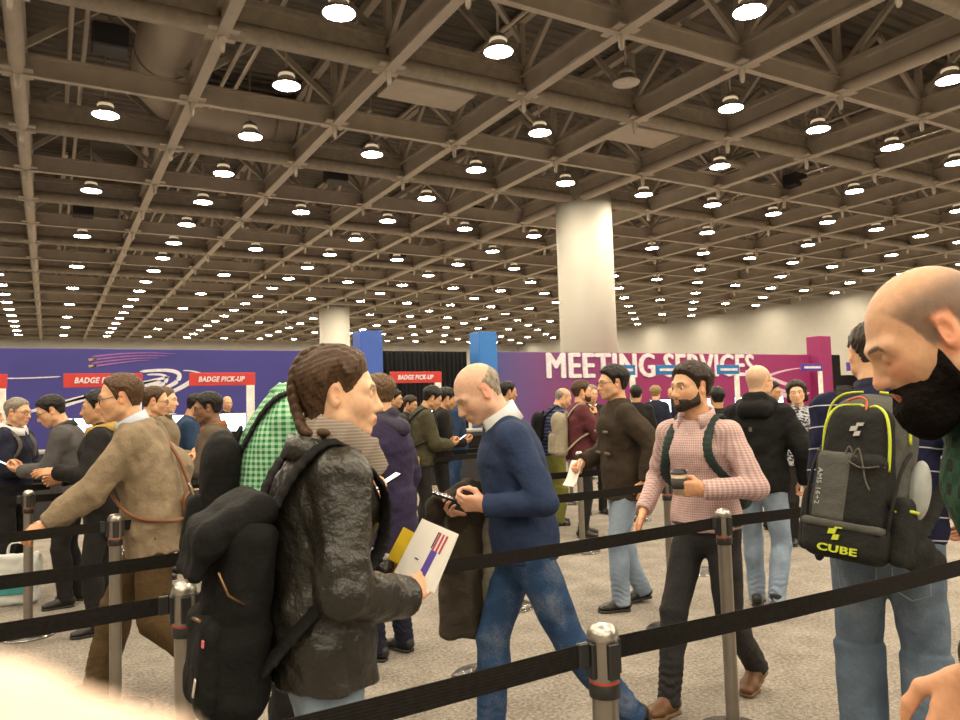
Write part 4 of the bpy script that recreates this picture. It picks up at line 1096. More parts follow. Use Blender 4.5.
# ------------------------------------------------------------------ a generic person from one line
def mk(label, px, d, hd, sk, tone, hairk, top, pants, shoes=(None, None), face=None, glasses=False, collar=None, group=None, dress=True):
    e = person(label, at(px, d, 1.0)[:2].tolist() + [0], head_dir(hd))
    far = d > 5.9; k = skeleton(**sk); k.e = e
    h = .0042 if d < 2.3 else (.006 if not far else .009)
    hk = dict(hair=None, hair_m=BLK); hk.update(hairk); hk.update(face or {})
    add_body(k, e, tone, h, **hk)
    th = .0075 if d < 3.3 else (.010 if not far else .016)
    top = dict(top); add_top(k, e, top.pop('mat'), top.pop('name', 'jacket'), h=th, seed=int(abs(px)) % 97, **top)
    if pants is not None:
        p = dict(pants) if isinstance(pants, dict) else dict(mat=pants)
        add_trousers(k, e, p.pop('mat'), h=th, seed=int(abs(px)) % 89 + 3, **p)
    sm_ = shoes[0] or SHB; add_shoes(k, e, sm_, shoes[1] or SOLE, h=.006 if not far else .011)
    if glasses: add_glasses(k, e, FRAME)
    if collar: add_collar(k, e, **collar)
    return e, k
STAND = dict(lf=(.03, .11, 0, 0, 12), rf=(-.02, -.11, 0, 0, -12))
def arms(l=None, r=None): return dict(la=l, ra=r)
def both(x, z, gap=.07, curl='hold', el=.55):
    return dict(la=dict(w=V(x, gap, z), el=(-.4, el, -.6), curl=curl, hd=(.8, -.35, .25), pn=(-.1, .5, -.8)), ra=dict(w=V(x, -gap, z), el=(-.4, -el, -.6), curl=curl, hd=(.8, .35, .25), pn=(-.1, -.5, -.8)))
RSC = lambda R: np.asarray(R, float)

# ================================================================== the woman with the braid
W, kw = mk('woman with a long brown braid in black waxed jacket reading a leaflet', 318, 2.08, 30, dict(H=1.715, hsc=1.08, fem=True, lean=1, hunch=3, neck=14, head=(4, -20, 0), lf=(.05, .10, 0, 0, 8), rf=(-.06, -.10, 0, 0, -12),
    la=dict(w=V(.235, .03, 1.05), el=(-.3, .6, -.6), curl='pinch', hd=(.75, -.6, .2), pn=(.2, .6, -.5)), ra=dict(w=V(.205, -.135, 1.02), el=(-.55, -.45, -.6), curl='pinch', hd=(.86, .30, .40), pn=(.25, -.9, .3))),
    'fair', dict(hair='updo', hair_m=BRN, ht=.023, blush=.35), dict(mat=WAXED, ease=.030, hem=-.10, amp=.0085, flare=.012, sl_r=1.12), JEAN_L, (SHB, SOLE))
add_collar(kw, W, WAXED, 'stand_collar', r=.088, hgt=.050, flare=.016, gap=60, drop=.022, th=.010, fwd=.012)
rib = NT('ribbed_fleece'); rib.col(rib.ramp(rib.math('SINE', rib.math('MULTIPLY', rib.sep()[2], 700)), [(.2, (.24, .20, .165)), (.8, (.36, .305, .26))])).set(.95, 0, .1)
F = Fld(kw.N - .22, kw.N + .22, .006); _a = lambda f, l, u: kw.N + kw.f2 * f + kw.L * l + kw.d2 * u
for sg in (1, -1): F.chain([_a(-.062, 0, .045), _a(-.04, sg * .064, .055), _a(.03, sg * .092, .04), _a(.10, sg * .082, -.005), _a(.150, sg * .066, -.060)], [(.034, .009), (.036, .010), (.040, .010), (.046, .010), (.034, .009)], .012, side=kw.d2 * 1.0 + kw.f2 * .35)
F.obj('fleece_collar', rib.mat, W)
def braid(k, e, mat):
    raw = smooth_path([(-.060, -.004, .128), (-.105, -.006, .100), (-.128, -.010, .055), (-.132, -.014, .005), (-.120, -.018, -.045), (-.104, -.026, -.085), (-.090, -.046, -.110), (-.062, -.070, -.120), (-.034, -.092, -.112)], 8)
    raw = [k.Hc + k.Rh @ (V(p) * k.hs) for p in raw]; cum = np.concatenate([[0], np.cumsum([np.linalg.norm(b - a) for a, b in zip(raw[:-1], raw[1:])])])
    n = int(cum[-1] / .0135); P = [np.array([np.interp(t, cum, [q[c] for q in raw]) for c in range(3)]) for t in np.linspace(0, cum[-1], n)]
    lo, hi = bounds(P, .05); F = Fld(lo, hi, .003)
    for i, p in enumerate(P):
        t = unit(P[min(i + 1, n - 1)] - P[max(i - 1, 0)]); out = unit(p - k.Hc - k.Rh @ V(.0, 0, .0)); w = unit(np.cross(t, out)); u = np.cross(w, t)
        r = .0225 * min(1, .6 + i * .12) * (1 - .35 * max(0, (i - n * .75) / (n * .25))); s_ = 1 if i % 2 else -1
        a = unit(t * .80 - w * s_ * .60); b = unit(np.cross(u, a))
        F.ell(p + w * s_ * r * .48, (r * .62, r * .72, r * 1.25), .002, np.array([b, u, a]).T)
    F.obj('braid', mat, e)
braid(kw, W, BRN[0])
m = MB(); c_ = kw.N - kw.d2 * .028
m.tube([c_ + kw.f2 * (.012 + .112 * math.cos(a)) + kw.L * .112 * math.sin(a) + kw.d2 * (.026 - .03 * (1 + math.cos(a)) / 2) for a in np.linspace(.75, 2 * PI - .75, 25)], .0035, 6); m.build('collar_zip', BRASS, W)
m = MB()
for i in range(7):
    z = -.05 - i * .055; p = kw.N + kw.d2 * z + kw.f2 * (.150 + .012 * min(i, 2)) - kw.L * .02
    m.lathe([(0, .004), (.006, .003), (.007, 0)], p, 10)
m.build('snap_button', BRASS, W)
a_ = kw.arms[1]; fx = unit(a_['W'] - a_['E']); m = MB(); m.tube([a_['W'] - fx * .022, a_['W'] - fx * .008], .043, 20); m.build('cuff', WAXED, W)
# her leaflet
o = local_thing('leaflet', 'white folded leaflet with violet print held by the braid woman', 'leaflet', W)
_x = unit(V(.50, -.1, .86)); _n = V(-.5, -.72, .45); _n = unit(_n - _x * (_n @ _x)); Rl = np.array([_x, np.cross(_n, _x), _n]).T
lc = V(.285, -.10, 1.125); m = MB(); m.box(lc, (.175, .118, .0015), 0, Rl); m.build('page', PAPER, o)
m = MB(); m.box(lc + Rl @ V(.004, -.008, -.0022), (.175, .118, .0012), 0, Rl @ rz(.08)); m.build('inner_page', PAPER, o)
VIO = plain('violet_print', (.10, .06, .40), .6); RDP = plain('red_print', (.45, .05, .10), .6); DKP = plain('dark_print', (.03, .03, .05), .6)
yc = 1 if (Rl @ V(0, 1, 0))[0] > 0 else -1
m = MB(); m.box(lc + Rl @ V(-.030, yc * .018, .0012), (.105, .020, .0006), 0, Rl); m.build('print_block', VIO, o)
for q_ in range(3): m = MB(); m.box(lc + Rl @ V(.048, yc * (.012 + .011 * q_), .0012), (.055, .006, .0006), 0, Rl); m.build('print_line', RDP, o)
m = MB(); m.box(lc + Rl @ V(.05, yc * .006, .0013), (.05, .004, .0006), 0, Rl); m.build('print_mark', DKP, o); m = MB(); m.box(lc + Rl @ V(-.02, yc * -.018, .0012), (.004, .012, .0006), 0, Rl); m.build('print_mark', DKP, o)
o = local_thing('booklet', 'yellow booklet behind the white leaflet', 'booklet', W)
m = MB(); m.box(V(.262, -.03, 1.135), (.10, .085, .004), 0, Rl); m.build('cover', plain('yellow_cover', (.70, .50, .02), .5), o)
# her backpack
o = local_thing('backpack', 'soft black backpack with flopped lid on the braid woman\'s back', 'backpack', W)
B, R = pack_frame(kw, .13, .28, .49, .036, .03)
B = B - kw.f2 * .004; lo, hi = bounds([B], .5); F = Fld(lo, hi, .0085)
F.rbox(B + R @ V(0, 0, -.055), (.065, .145, .255), .06, .01, R, taper=-.06); F.ell(B + R @ V(-.02, 0, -.13), (.085, .14, .2), .05, R); F.folds(.009, 21, .8); F.obj('main_body', BLKN, o)
F = Fld(lo, hi, .0085); F.rbox(B + R @ V(-.035, 0, .185), (.105, .13, .042), .04, .01, R @ ry(-30 * D2R)); F.rbox(B + R @ V(-.118, 0, .095), (.022, .115, .06), .023, .04, R @ ry(14 * D2R)); F.folds(.009, 4, .9); F.obj('lid', BLKN, o)
G = Fld(lo, hi, .0085); G.rbox(B + R @ V(-.072, 0, -.17), (.04, .12, .13), .04, .01, R); G.folds(.006, 9); G.obj('front_pocket', BLKN, o)
m = MB(); m.tube([B + R @ V(-.115, -.105, -.045), B + R @ V(-.118, -.03, -.055)], .004, 6); m.build('zipper', plain('zip_copper', (.30, .17, .08), .35, .8), o); m = MB(); m.tube([B + R @ V(-.085, -.142, .075), B + R @ V(-.06, -.15, .02), B + R @ V(-.02, -.152, -.005)], .003, 6); m.build('zipper', plain('zip_copper', (.30, .17, .08), .35, .8), o)
m = MB(); m.box(B + R @ V(-.1145, -.085, -.21), (.004, .012, .05), 0, R @ rx(.4), .002); m.build('zip_pull', plain('pale_pull', (.6, .57, .5), .5), o)
m = MB(); m.box(B + R @ V(-.105, -.11, -.10), (.006, .012, .018), 0, R, .002); m.build('label_tab', plain('pink_tab', (.6, .12, .15), .5), o)
m = MB(); m.box(B + R @ V(-.140, -.06, .05), (.012, .03, .02), 0, R, .004); m.build('buckle', plain('buckle_metal', (.35, .32, .25), .35, .7), o)
for sg in (1, -1): strap(kw, B, R, .13, .29, .50, .036, sg, BLKN, o, .032)

# ================================================================== bald man in the navy sweater
e, k = mk('bald older man in navy sweater walking left, bowed over his phone', 524, 3.36, 190, dict(H=1.79, hsc=1.04, lean=4, hunch=9, neck=24, head=(34, 8, 0), lf=(-.42, .10, .03, 32, 4), rf=(.16, -.10, 0, -4, 0),
    la=dict(w=V(.20, .15, 1.12), el=(-.7, .45, -.5), curl='hold', hd=(.9, -.30, .12), pn=(-.1, .85, -.5)), ra=dict(w=V(.26, -.10, 1.07), el=(-.5, -.6, -.5), curl='hold', hd=(.85, .5, .1), pn=(0, -.5, -.8))),
    (.70, .43, .31), dict(hair='fringe', hair_m=SILV, ht=.008, blush=.8, closed=.7), dict(mat=NAVYK, name='sweater', ease=.020, hem=-.09, amp=.005, belly=.015), dict(mat=JEAN_D, ease=.016), (SHB, SOLE))
add_collar(k, e, WSH, 'shirt_collar', r=.072, hgt=.072, flare=.012, gap=46, drop=.012, th=.006, fwd=.012)
phone(e, V(.345, .045, 1.15), rz(-.3) @ ry(-.35), 'dark phone in the hand of the bald man in the navy sweater', False)
# grey brown coat hung over his forearm
o = local_thing('coat', 'long grey brown coat with dark collar hung over the forearm of the bald man', 'coat', e)
F = Fld((-.02, -.36, .38), (.52, .12, 1.24), .010)
F.chain([(.22, -.16, 1.08), (.24, -.17, .80), (.25, -.17, .50)], [(.10, .055), (.125, .065), (.14, .06)], .03, side=(1, .1, 0), cap=.3)
F.chain([(.16, -.12, 1.09), (.34, -.10, 1.10)], [.055, .05], .04); F.folds(.006, 3)
X, Y, Z = F.grid(); F.F += (.014 * np.sin(X * 52 + .8 * np.sin(Z * 7)) * np.clip((1.1 - Z) * 3, 0, 1)).astype(np.float32)
F.obj('coat_body', cloth('dark_brown_wool', (.055, .044, .032), wr=.6), o)
G = Fld((.1, -.3, .3), (.46, .05, 1.2), .010); G.chain([(.13, -.15, 1.05), (.12, -.14, .8), (.125, -.15, .42)], [(.035, .05), (.05, .06), (.055, .05)], .03, side=(1, 0, 0), cap=.3); G.folds(.006, 8); G.obj('lining', cloth('pale_lining', (.21, .19, .155)), o)
G = Fld((.05, -.3, .95), (.52, .16, 1.27), .009); G.chain([(.12, -.13, 1.13), (.24, -.10, 1.155), (.38, -.06, 1.10), (.40, -.08, 1.02)], [.048, .05, .045, .035], .03); G.folds(.014, 14, 1.3); G.obj('fur_collar', cloth('dark_fur', (.035, .026, .02), wr=.9), o)

# ================================================================== bearded man in the pink shirt
e, k = mk('bearded man in pink checked shirt walking with a coffee cup', 706, 3.9, 222, dict(H=1.79, lean=3, hunch=2, neck=8, head=(3, -16, 0), rf=(.30, -.07, 0, -6, 0), lf=(-.27, .08, .01, 18, 6),
    ra=dict(w=V(.17, -.27, .96), el=(-.8, -.5, -.2), curl='relax', hd=(.45, -.15, -.9), pn=(.3, -.9, 0)), la=dict(w=V(.255, .145, 1.105), el=(-.6, .8, -.4), curl='hold', hd=(.55, -.85, .05), pn=(.75, .4, -.2))),
    'light', dict(hair='short', hair_m=DBR, ht=.022, beard='full', blush=.5), dict(mat=PINK, name='shirt', ease=.016, hem=-.03, amp=.006), dict(mat=CHAR, ease=.010), (SHBR, SOLEB))
add_collar(k, e, PINK, 'shirt_collar', r=.072, hgt=.054, flare=.016, gap=75, drop=.004, th=.005, fwd=.012)
m = MB(); c = k.P + k.d1 * -.005; m.tube([c + V(.142 * math.cos(a), .178 * math.sin(a), 0) for a in np.linspace(0, 2 * PI, 33)], .013, 8, cap=False); m.build('belt', SHB, e)
m = MB(); m.box(c + V(.15, 0, 0), (.014, .05, .036), 0, None, .004); m.build('buckle', plain('buckle_metal', (.35, .32, .25), .35, .7), e)
m = MB()
for i in range(6): m.lathe([(0, .003), (.005, .002), (.006, 0)], k.N - k.d2 * (.07 + .06 * i) + k.f2 * (.118 + .014 * min(i, 2)), 8)
m.build('button', WSH, e)
o = local_thing('coffee_cup', 'paper coffee cup with dark lid held by the man in pink', 'cup', e)
cc = V(.305, .045, 1.08)
m = MB(); m.lathe([(0, 0), (.029, 0), (.038, .105), (0, .105)], cc, 24); m.build('cup_body', plain('cup_paper', (.55, .42, .30), .7), o)
m = MB(); m.lathe([(.0325, .03), (.0345, .03), (.0385, .082), (.036, .082)], cc, 24); m.build('sleeve', plain('cup_sleeve', (.06, .05, .045), .8), o)
m = MB(); m.lathe([(.041, .102), (.041, .110), (.036, .113), (.034, .122), (0, .120)], cc, 24); m.build('lid', plain('cup_lid', (.012, .012, .012), .4), o)
backpack(k, e, PGRN, 'dark green backpack on the bearded man in pink, only straps showing', (.14, .27, .42), .016)

# ================================================================== man in the hooded jacket
e, k = mk('bald man with glasses in black hooded jacket seen from behind', 760, 5.45, 58, dict(H=1.80, lean=2, hunch=3, head=(5, -24, 0), lf=(.16, .10, 0, 0, 8), rf=(-.12, -.09, .0, 12, -6),
    ra=dict(w=V(.10, -.29, .93), el=(-.7, -.6, -.2), curl='hold')), 'fair', dict(hair_m=GRY, stubble=.35), dict(mat=BLKN, ease=.034, hem=-.10, amp=.008, sl_r=1.15), JEAN_L, (SHB, SOLE), glasses=True)
F = Fld(k.N - .24, k.N + .24, .009); F.chain([k.N - k.d2 * .02 + k.L * .11 - k.f2 * .02, k.N - k.d2 * .06 - k.f2 * .115 + k.L * .05, k.N - k.d2 * .06 - k.f2 * .115 - k.L * .05, k.N - k.d2 * .02 - k.L * .11 - k.f2 * .02], [.05, .06, .06, .05], .05); F.chain([k.N - k.d2 * .0 + k.L * .085 + k.f2 * .03, k.N + k.d2 * .03 - k.f2 * .07 + k.L * .04, k.N + k.d2 * .03 - k.f2 * .07 - k.L * .04, k.N - k.L * .085 + k.f2 * .03], [.032, .035, .035, .032], .05); F.folds(.005, 5); F.obj('hood', BLKN, e)
m = MB(); m.box(k.N - k.d2 * .20 - k.f2 * .165 + k.L * .02, (.006, .022, .03), 0, np.array([k.f2, k.L, k.d2]).T, .002); m.build('patch', GREYC, e)

# ================================================================== man with the lime piped backpack
e, k = mk('man in navy striped fleece and jeans seen from behind', 884, 3.0, 58, dict(H=1.86, lean=3, hunch=3, head=(14, 20, 0), lf=(.05, .12, 0, 0, 14), rf=(-.04, -.12, 0, 0, -8), build=1.06,
    ra=dict(w=V(.16, -.30, 1.05), el=(-.6, -.8, -.3)), la=dict(w=V(.24, .02, 1.10), el=(-.2, .3, -.9))), 'light', dict(hair='short', hair_m=DBR, ht=.008), dict(mat=NAVY_ST, name='fleece', ease=.024, hem=-.04, amp=.008, sl_r=1.1), dict(mat=JEAN_M, ease=.024, wide=1.5), (SHBR, SOLE), glasses=False)
add_collar(k, e, NAVY, 'collar', r=.070, hgt=.06, flare=.006, gap=30, drop=.02, th=.008)
c = k.P + k.d1 * -.0; m = MB(); m.tube([c + V(.150 * math.cos(a), .19 * math.sin(a), .01) for a in np.linspace(0, 2 * PI, 33)], .017, 8, cap=False); m.build('belt', LEATHER, e)
m = MB(); m.box(c + V(-.158, -.05, -.055), (.012, .075, .045), 0, rz(.3), .003); m.build('leather_patch', plain('patch_tan', (.30, .16, .06), .6), e)
for sg in (1, -1):
    m = MB(); R0 = rz(sg * .35); q = c + V(-.135, sg * .095, -.15); pt = [q + R0 @ V(-.012, y, z) for y, z in ((-.07, .06), (.07, .06), (.065, -.06), (0, -.09), (-.065, -.06), (-.07, .06))]
    m.tube(pt, .0028, 6); m.build('pocket_stitching', plain('stitch', (.30, .33, .36), .8), e)
o = local_thing('backpack', 'grey and black hiking backpack with lime piping lettered CUBE', 'backpack', e)
dp, wdt, hg = .24, .33, .56; SP = 1.03; BW_, RW = pack_frame(k, dp * SP, wdt * SP, hg * SP, .028, -.035, tilt=7); RW = RW @ rz(-17 * D2R) @ rx(8 * D2R); BW_ = BW_ + k.L * .03 - k.f2 * .015; B = V(0, 0, 0); R = np.eye(3); lo, hi = bounds([B], .46)
def pk_obj(fn, name, mat, h=.0075, f=.004, sd=1, par=None):
    F = Fld(lo, hi, h); fn(F); F.folds(f, sd, .8); return F.obj(name, mat, par or o, (RW * SP, BW_))
pk_obj(lambda F: (F.rbox(B + R @ V(.02, 0, 0), (.10, .155, .28), .075, .01, R, taper=.12), F.ell(B + R @ V(.0, 0, .2), (.10, .14, .11), .03, R)), 'main_body', PGREY, f=.006)
pk_obj(lambda F: (F.rbox(B + R @ V(-.075, 0, .065), (.062, .125, .185), .055, .01, R, taper=.16),), 'front_compartment', PBLK, f=.004, sd=3)
pk_obj(lambda F: (F.rbox(B + R @ V(-.112, .0, -.06), (.05, .125, .135), .04, .01, R, taper=.02),), 'front_pocket', PBLK, f=.004, sd=5)
pk_obj(lambda F: (F.rbox(B + R @ V(-.098, .0, -.235), (.065, .142, .068), .045, .01, R, taper=-.02),), 'bottom_pocket', PBLK, f=.003, sd=7)
for sg in (1, -1):
    pk_obj(lambda F: (F.rbox(B + R @ V(-.02, sg * .155, -.17), (.075, .030, .12), .028, .01, R),), 'side_pocket', PBLK, f=.005, sd=9)
    pk_obj(lambda F: (F.chain([B + R @ V(.03, sg * .15, -.24), B + R @ V(.11, sg * .185, -.25), B + R @ V(.22, sg * .20, -.24)], [(.05, .02), (.065, .022), (.02, .012)], .02, side=R @ V(0, 0, 1)),), 'hip_belt', PBLK, f=.002)
    strap(k, BW_, RW, dp * SP, wdt * SP, hg * SP, .028, sg, PBLK, o, .033)
pk_obj(lambda F: (F.rbox(B + R @ V(-.139, .045, -.055), (.028, .062, .125), .02, .005, R),), 'grey_panel', PGREY, f=.003, sd=5)
pk_obj(lambda F: (F.rbox(B + R @ V(-.125, .0, -.185), (.045, .138, .016), .014, .005, R),), 'pocket_flap', PGREY, f=.002)
pk_obj(lambda F: (F.ell(B + R @ V(.01, -.178, -.02), (.036, .036, .105), .005, R),), 'bottle', plain('bottle_grey', (.34, .36, .35), .35), f=0)
def pipe(name, pts, r=.0055, mat=LIME): m_ = MB(); m_.tube(smooth_path([BW_ + RW @ V(p) * SP for p in pts], 5), r * SP, 8); return m_.build(name, mat, o)
pipe('piping', [(-.095, .118, .06), (-.115, .110, .17), (-.100, .085, .235), (-.085, .02, .252), (-.092, -.01, .245)])
pipe('piping', [(-.115, -.122, .02), (-.122, -.118, .13), (-.115, -.095, .215), (-.092, -.05, .248), (-.088, -.02, .238)])
pipe('piping', [(-.03, -.150, .13), (-.035, -.135, .25), (-.03, -.10, .30), (-.025, -.03, .312)])
pipe('piping', [(-.03, .150, .16), (-.035, .138, .25), (-.03, .10, .298), (-.025, .03, .312)], .0045)
pipe('pocket_trim', [(-.02, -.192, -.10), (-.075, -.175, -.10), (-.092, -.145, -.11)], .006)
pipe('drawcord', [(-.15, -.01, .05), (-.165, -.035, .085), (-.16, -.05, .045), (-.165, -.07, -.02), (-.17, -.09, -.055)], .003, GREYC)
pipe('drawcord', [(-.15, -.02, .05), (-.165, -.005, .09), (-.16, .005, .05), (-.17, -.05, .02), (-.165, -.11, .03)], .003, GREYC)
pipe('drawcord', [(-.14, .12, .07), (-.15, .05, .058), (-.152, -.02, .06), (-.14, -.12, .03)], .003, GREYC)
pipe('red_clip', [(-.10, .05, .262), (-.115, .0, .275), (-.105, -.02, .262), (-.11, -.025, .225), (-.10, -.035, .218)], .004, plain('red_clip', (.65, .10, .03), .4))
for sg in (1, -1): pipe('compression_strap', [(-.11, sg * .13, -.27), (-.12, sg * .145, -.12), (-.09, sg * .15, .02), (-.03, sg * .155, .10)], .006, PBLK)
GRAYP = plain('print_grey', (.42, .42, .40), .6)
Mp = np.eye(4); Rt = np.array([[0, 0, -1], [-1, 0, 0], [0, 1, 0]]); Mp[:3, :3] = RW @ Rt * SP
def decal(name, boxes, org, mat):
    m_ = MB()
    for (u, v_, w_, h_) in boxes:
        q_ = [BW_ + RW @ (V(org) + Rt @ V(u + a_ * w_ / 2 + b_ * h_ * .13, v_ + b_ * h_ / 2 + a_ * w_ * .05, c_ * .003)) * SP for c_ in (-1, 1) for (a_, b_) in ((-1, -1), (1, -1), (1, 1), (-1, 1))]
        m_.add(q_, [(3, 2, 1, 0), (4, 5, 6, 7), (0, 1, 5, 4), (1, 2, 6, 5), (2, 3, 7, 6), (3, 0, 4, 7)])
    return m_.build(name, mat, o)
cb = [(-.012, .003, .026, .019), (.010, .021, .026, .013), (.002, -.016, .022, .019)]
zb_ = B + R @ V(-.1655, 0, -.235)
decal('cube_mark', [(u, v_ + .028, w_, h_) for u, v_, w_, h_ in cb], B + R @ V(-.1655, .01, -.24), LIME)
Mp[:3, 3] = BW_ + RW @ V(-.1655, 0.0, -.268) * SP; text_mesh('lettering', 'CUBE', .135, .026, .006, LIME, o, Mp, bold=.03)
decal('cube_mark', [(u * .9, v_ * .9, w_ * .9, h_ * .9) for u, v_, w_, h_ in cb], B + R @ V(-.1385, -.012, .155), GRAYP)
Rv = Rt @ rz(-PI / 2); Mv = np.eye(4); Mv[:3, :3] = RW @ Rv * SP; Mv[:3, 3] = BW_ + RW @ V(-.1685, .085, -.06) * SP; text_mesh('side_lettering', 'AMS 16+2', .13, .016, .004, GRAYP, o, Mv, bold=.0)

# ================================================================== bald bearded man close at the right
e, k = mk('bald man with dark full beard looking down, close at the right edge', 1092, 1.36, 163, dict(H=1.855, hsc=1.04, lean=5, hunch=10, neck=42, head=(30, 2, 0), lf=(.05, .11, 0, 0, 8), rf=(-.05, -.11, 0, 0, -8),
    la=dict(w=V(.26, .28, 1.10), el=(-.8, .4, -.1), curl='relax', hd=(.35, .05, -.93), pn=(.2, .95, 0)), ra=dict(w=V(-.02, -.27, .98), el=(-.8, -.5, -.2))), (.62, .36, .22), dict(hair_m=DBR, stubble=.75, beard='big', beard_m=cloth('black_beard', (.010, .008, .007), .95, .5, 90, .9, .05), blush=.9, closed=.85), dict(mat=PLAID, name='shirt', ease=.020, hem=-.10, amp=.006), BLKT, (SHB, SOLE))
add_collar(k, e, PLAID, 'shirt_collar', r=.066, hgt=.045, flare=.014, gap=50, drop=.014, th=.005)
F = Fld(*bounds([p for p in (k.arms[0]['S'], k.arms[0]['E'], k.arms[0]['W'])], .12), .008); a = k.arms[0]; F.chain([a['S'] - k.d2 * .12, a['E'], a['W'] - (a['W'] - a['E']) * .02], [.080, .076, .060], .02, cap=.3); F.folds(.006, 3); F.obj('jacket_sleeve', cloth('dark_brown_sleeve', (.020, .013, .010)), e)

# ================================================================== man in the tan blazer
e, k = mk('tall man in tan tweed blazer striding left with outstretched arm', 156, 4.2, 198, dict(H=1.86, lean=9, hunch=4, neck=16, head=(10, 6, 0), rf=(.30, -.10, 0, -6, 0), lf=(-.30, .10, .02, 24, 4),
    la=dict(w=V(.50, .16, 1.0), el=(-.4, .4, -.8), curl='relax', hd=(.85, .0, -.45), pn=(.35, .75, .6)), ra=dict(w=V(-.05, -.26, .98), el=(-.7, -.6, -.2))), 'light', dict(hair='receding', hair_m=HB('warm_brown_hair', (.085, .045, .022)), ht=.016, blush=.6), dict(mat=TAN, name='blazer', ease=.034, hem=-.15, amp=.010, flare=.02, sl_r=1.15), dict(mat=CORD, ease=.022, wide=1.4), (SHRD, SOLE), glasses=True)
add_collar(k, e, LBL, 'shirt_collar', r=.072, hgt=.07, flare=.012, gap=50, drop=.010, th=.006)
add_collar(k, e, TAN, 'lapel_collar', r=.084, hgt=.036, flare=.02, gap=80, drop=.03, th=.008)
o = local_thing('shoulder_bag', 'brown leather shoulder bag on the back of the man in tan blazer', 'bag', e)
F = Fld((-.45, -.35, .55), (.1, .35, 1.25), .010); F.rbox((-.215, .03, .93), (.055, .15, .19), .045, .01, ry(.12)); F.folds(.006, 2); F.obj('bag_body', LEATHER, o)
F = Fld((-.45, -.35, .55), (.1, .35, 1.25), .010); F.rbox((-.255, .03, 1.02), (.025, .14, .09), .02, .01, ry(.12)); F.folds(.004, 5); F.obj('flap', LEATHER, o)
m = MB(); P_ = smooth_path([(-.20, .10, 1.1), k.N - k.d2 * .2 - k.f2 * .17 + k.L * .05, k.N - k.d2 * .015 - k.L * .10 - k.f2 * .03 + k.d2 * .05, k.N - k.d2 * .12 + k.f2 * .145 - k.L * .05, k.N - k.d2 * .3 + k.f2 * .19 + k.L * .08, V(.10, .20, 1.02), V(-.10, .23, .98), (-.2, .17, 1.0)], 5); m.tube(P_, .011, 8); m.build('strap', LEATHER, o)

# ================================================================== man in the green gingham shirt
e, k = mk('tall man in green gingham shirt with black backpack, head bowed', 276, 2.80, 22, dict(H=1.91, lean=2, hunch=8, neck=72, head=(62, -4, 0), lf=(.03, .12, 0, 0, 8), rf=(-.03, -.12, 0, 0, -8), **both(.30, 1.18)),
    'light', dict(hair='short', hair_m=DBR), dict(mat=GING, name='shirt', ease=.022, hem=-.10, amp=.007), BLKT, (SHB, SOLE))
add_collar(k, e, GING, 'shirt_collar', r=.068, hgt=.034, flare=.010, gap=50, drop=.018, th=.006)
backpack(k, e, BLKN, 'black backpack behind the green gingham shirt', (.12, .29, .46), .024, .009, zoff=.07)
phone(e, V(.42, 0, 1.25), ry(-.5), 'phone in the hands of the man in green gingham')

# ================================================================== man in the brown jacket
e, k = mk('man with glasses in dark brown field jacket and pale jeans walking left', 624, 5.7, 190, dict(H=1.82, lean=1, hunch=2, head=(4, 0, 0), lf=(.10, .10, 0, 0, 0), rf=(-.14, -.10, .0, 8, 0),
    la=dict(w=V(-.06, .29, .96), el=(-.7, .6, -.1), curl='relax'), ra=dict(w=V(.27, -.16, 1.08), el=(-.7, -.6, -.4), curl='pinch', hd=(.75, .2, -.5))), 'light', dict(hair='short', hair_m=BLK, ht=.024), dict(mat=BRJ, ease=.036, hem=-.16, amp=.008, flare=.01, sl_r=1.15), dict(mat=JEAN_L, ease=.016), (SHB, SOLE), glasses=True)
add_collar(k, e, BRJ, 'collar', r=.078, hgt=.05, flare=.016, gap=80, drop=.02, th=.008)
m = MB()
for y in (-.09, .11):
    for z in (-.20, -.36): m.box(k.N + k.d2 * z + k.f2 * .165 + k.L * y, (.012, .10, .02), 0, np.array([k.f2, k.L, k.d2]).T, .004)
m.build('pocket_trim', plain('tan_trim', (.13, .09, .06), .6), e)
paper(e, V(.36, -.14, 1.00), rz(.3) @ ry(1.0), 'white paper in the hand of the man in brown jacket')

# ================================================================== the people of the queue, left side
e, k = mk('grey haired man with glasses in navy jacket facing right at far left', 10, 6.7, 2, dict(H=1.74, head=(8, -4, 0), hunch=4, **STAND, **both(.30, 1.10)), 'light', dict(hair='short', hair_m=GRY, ht=.012), dict(mat=NAVY, ease=.032, hem=-.12, amp=.007), BLKT, glasses=True)
add_collar(k, e, WSH, 'scarf', r=.074, hgt=.06, flare=.02, gap=20, drop=.015, th=.014)
backpack(k, e, CHAR, 'dark backpack on the grey haired man at far left', (.15, .28, .44), .03, .014, smat=GREYC, zips=False)
mk('black haired person in black partly cut by the left edge', -14, 7.4, 20, dict(H=1.70, **STAND), 'light', dict(hair='short', hair_m=BLK), dict(mat=BLKC, ease=.03, hem=-.12), BLKT)
e, k = mk('dark haired man in grey jacket looking down, facing left', 72, 6.3, 200, dict(H=1.77, hunch=12, neck=24, head=(26, 8, 0), **STAND, **both(.36, 1.12)), 'light', dict(hair='short', hair_m=BLK, ht=.018), dict(mat=DKGRY, ease=.032, hem=-.10, amp=.007), BLKT, glasses=True)
add_collar(k, e, CHAR, 'collar', r=.074, hgt=.045, flare=.014, gap=60, drop=.02, th=.01)
phone(e, V(.50, 0, 1.19), ry(-.5), 'small lit phone held by the man in the grey jacket')
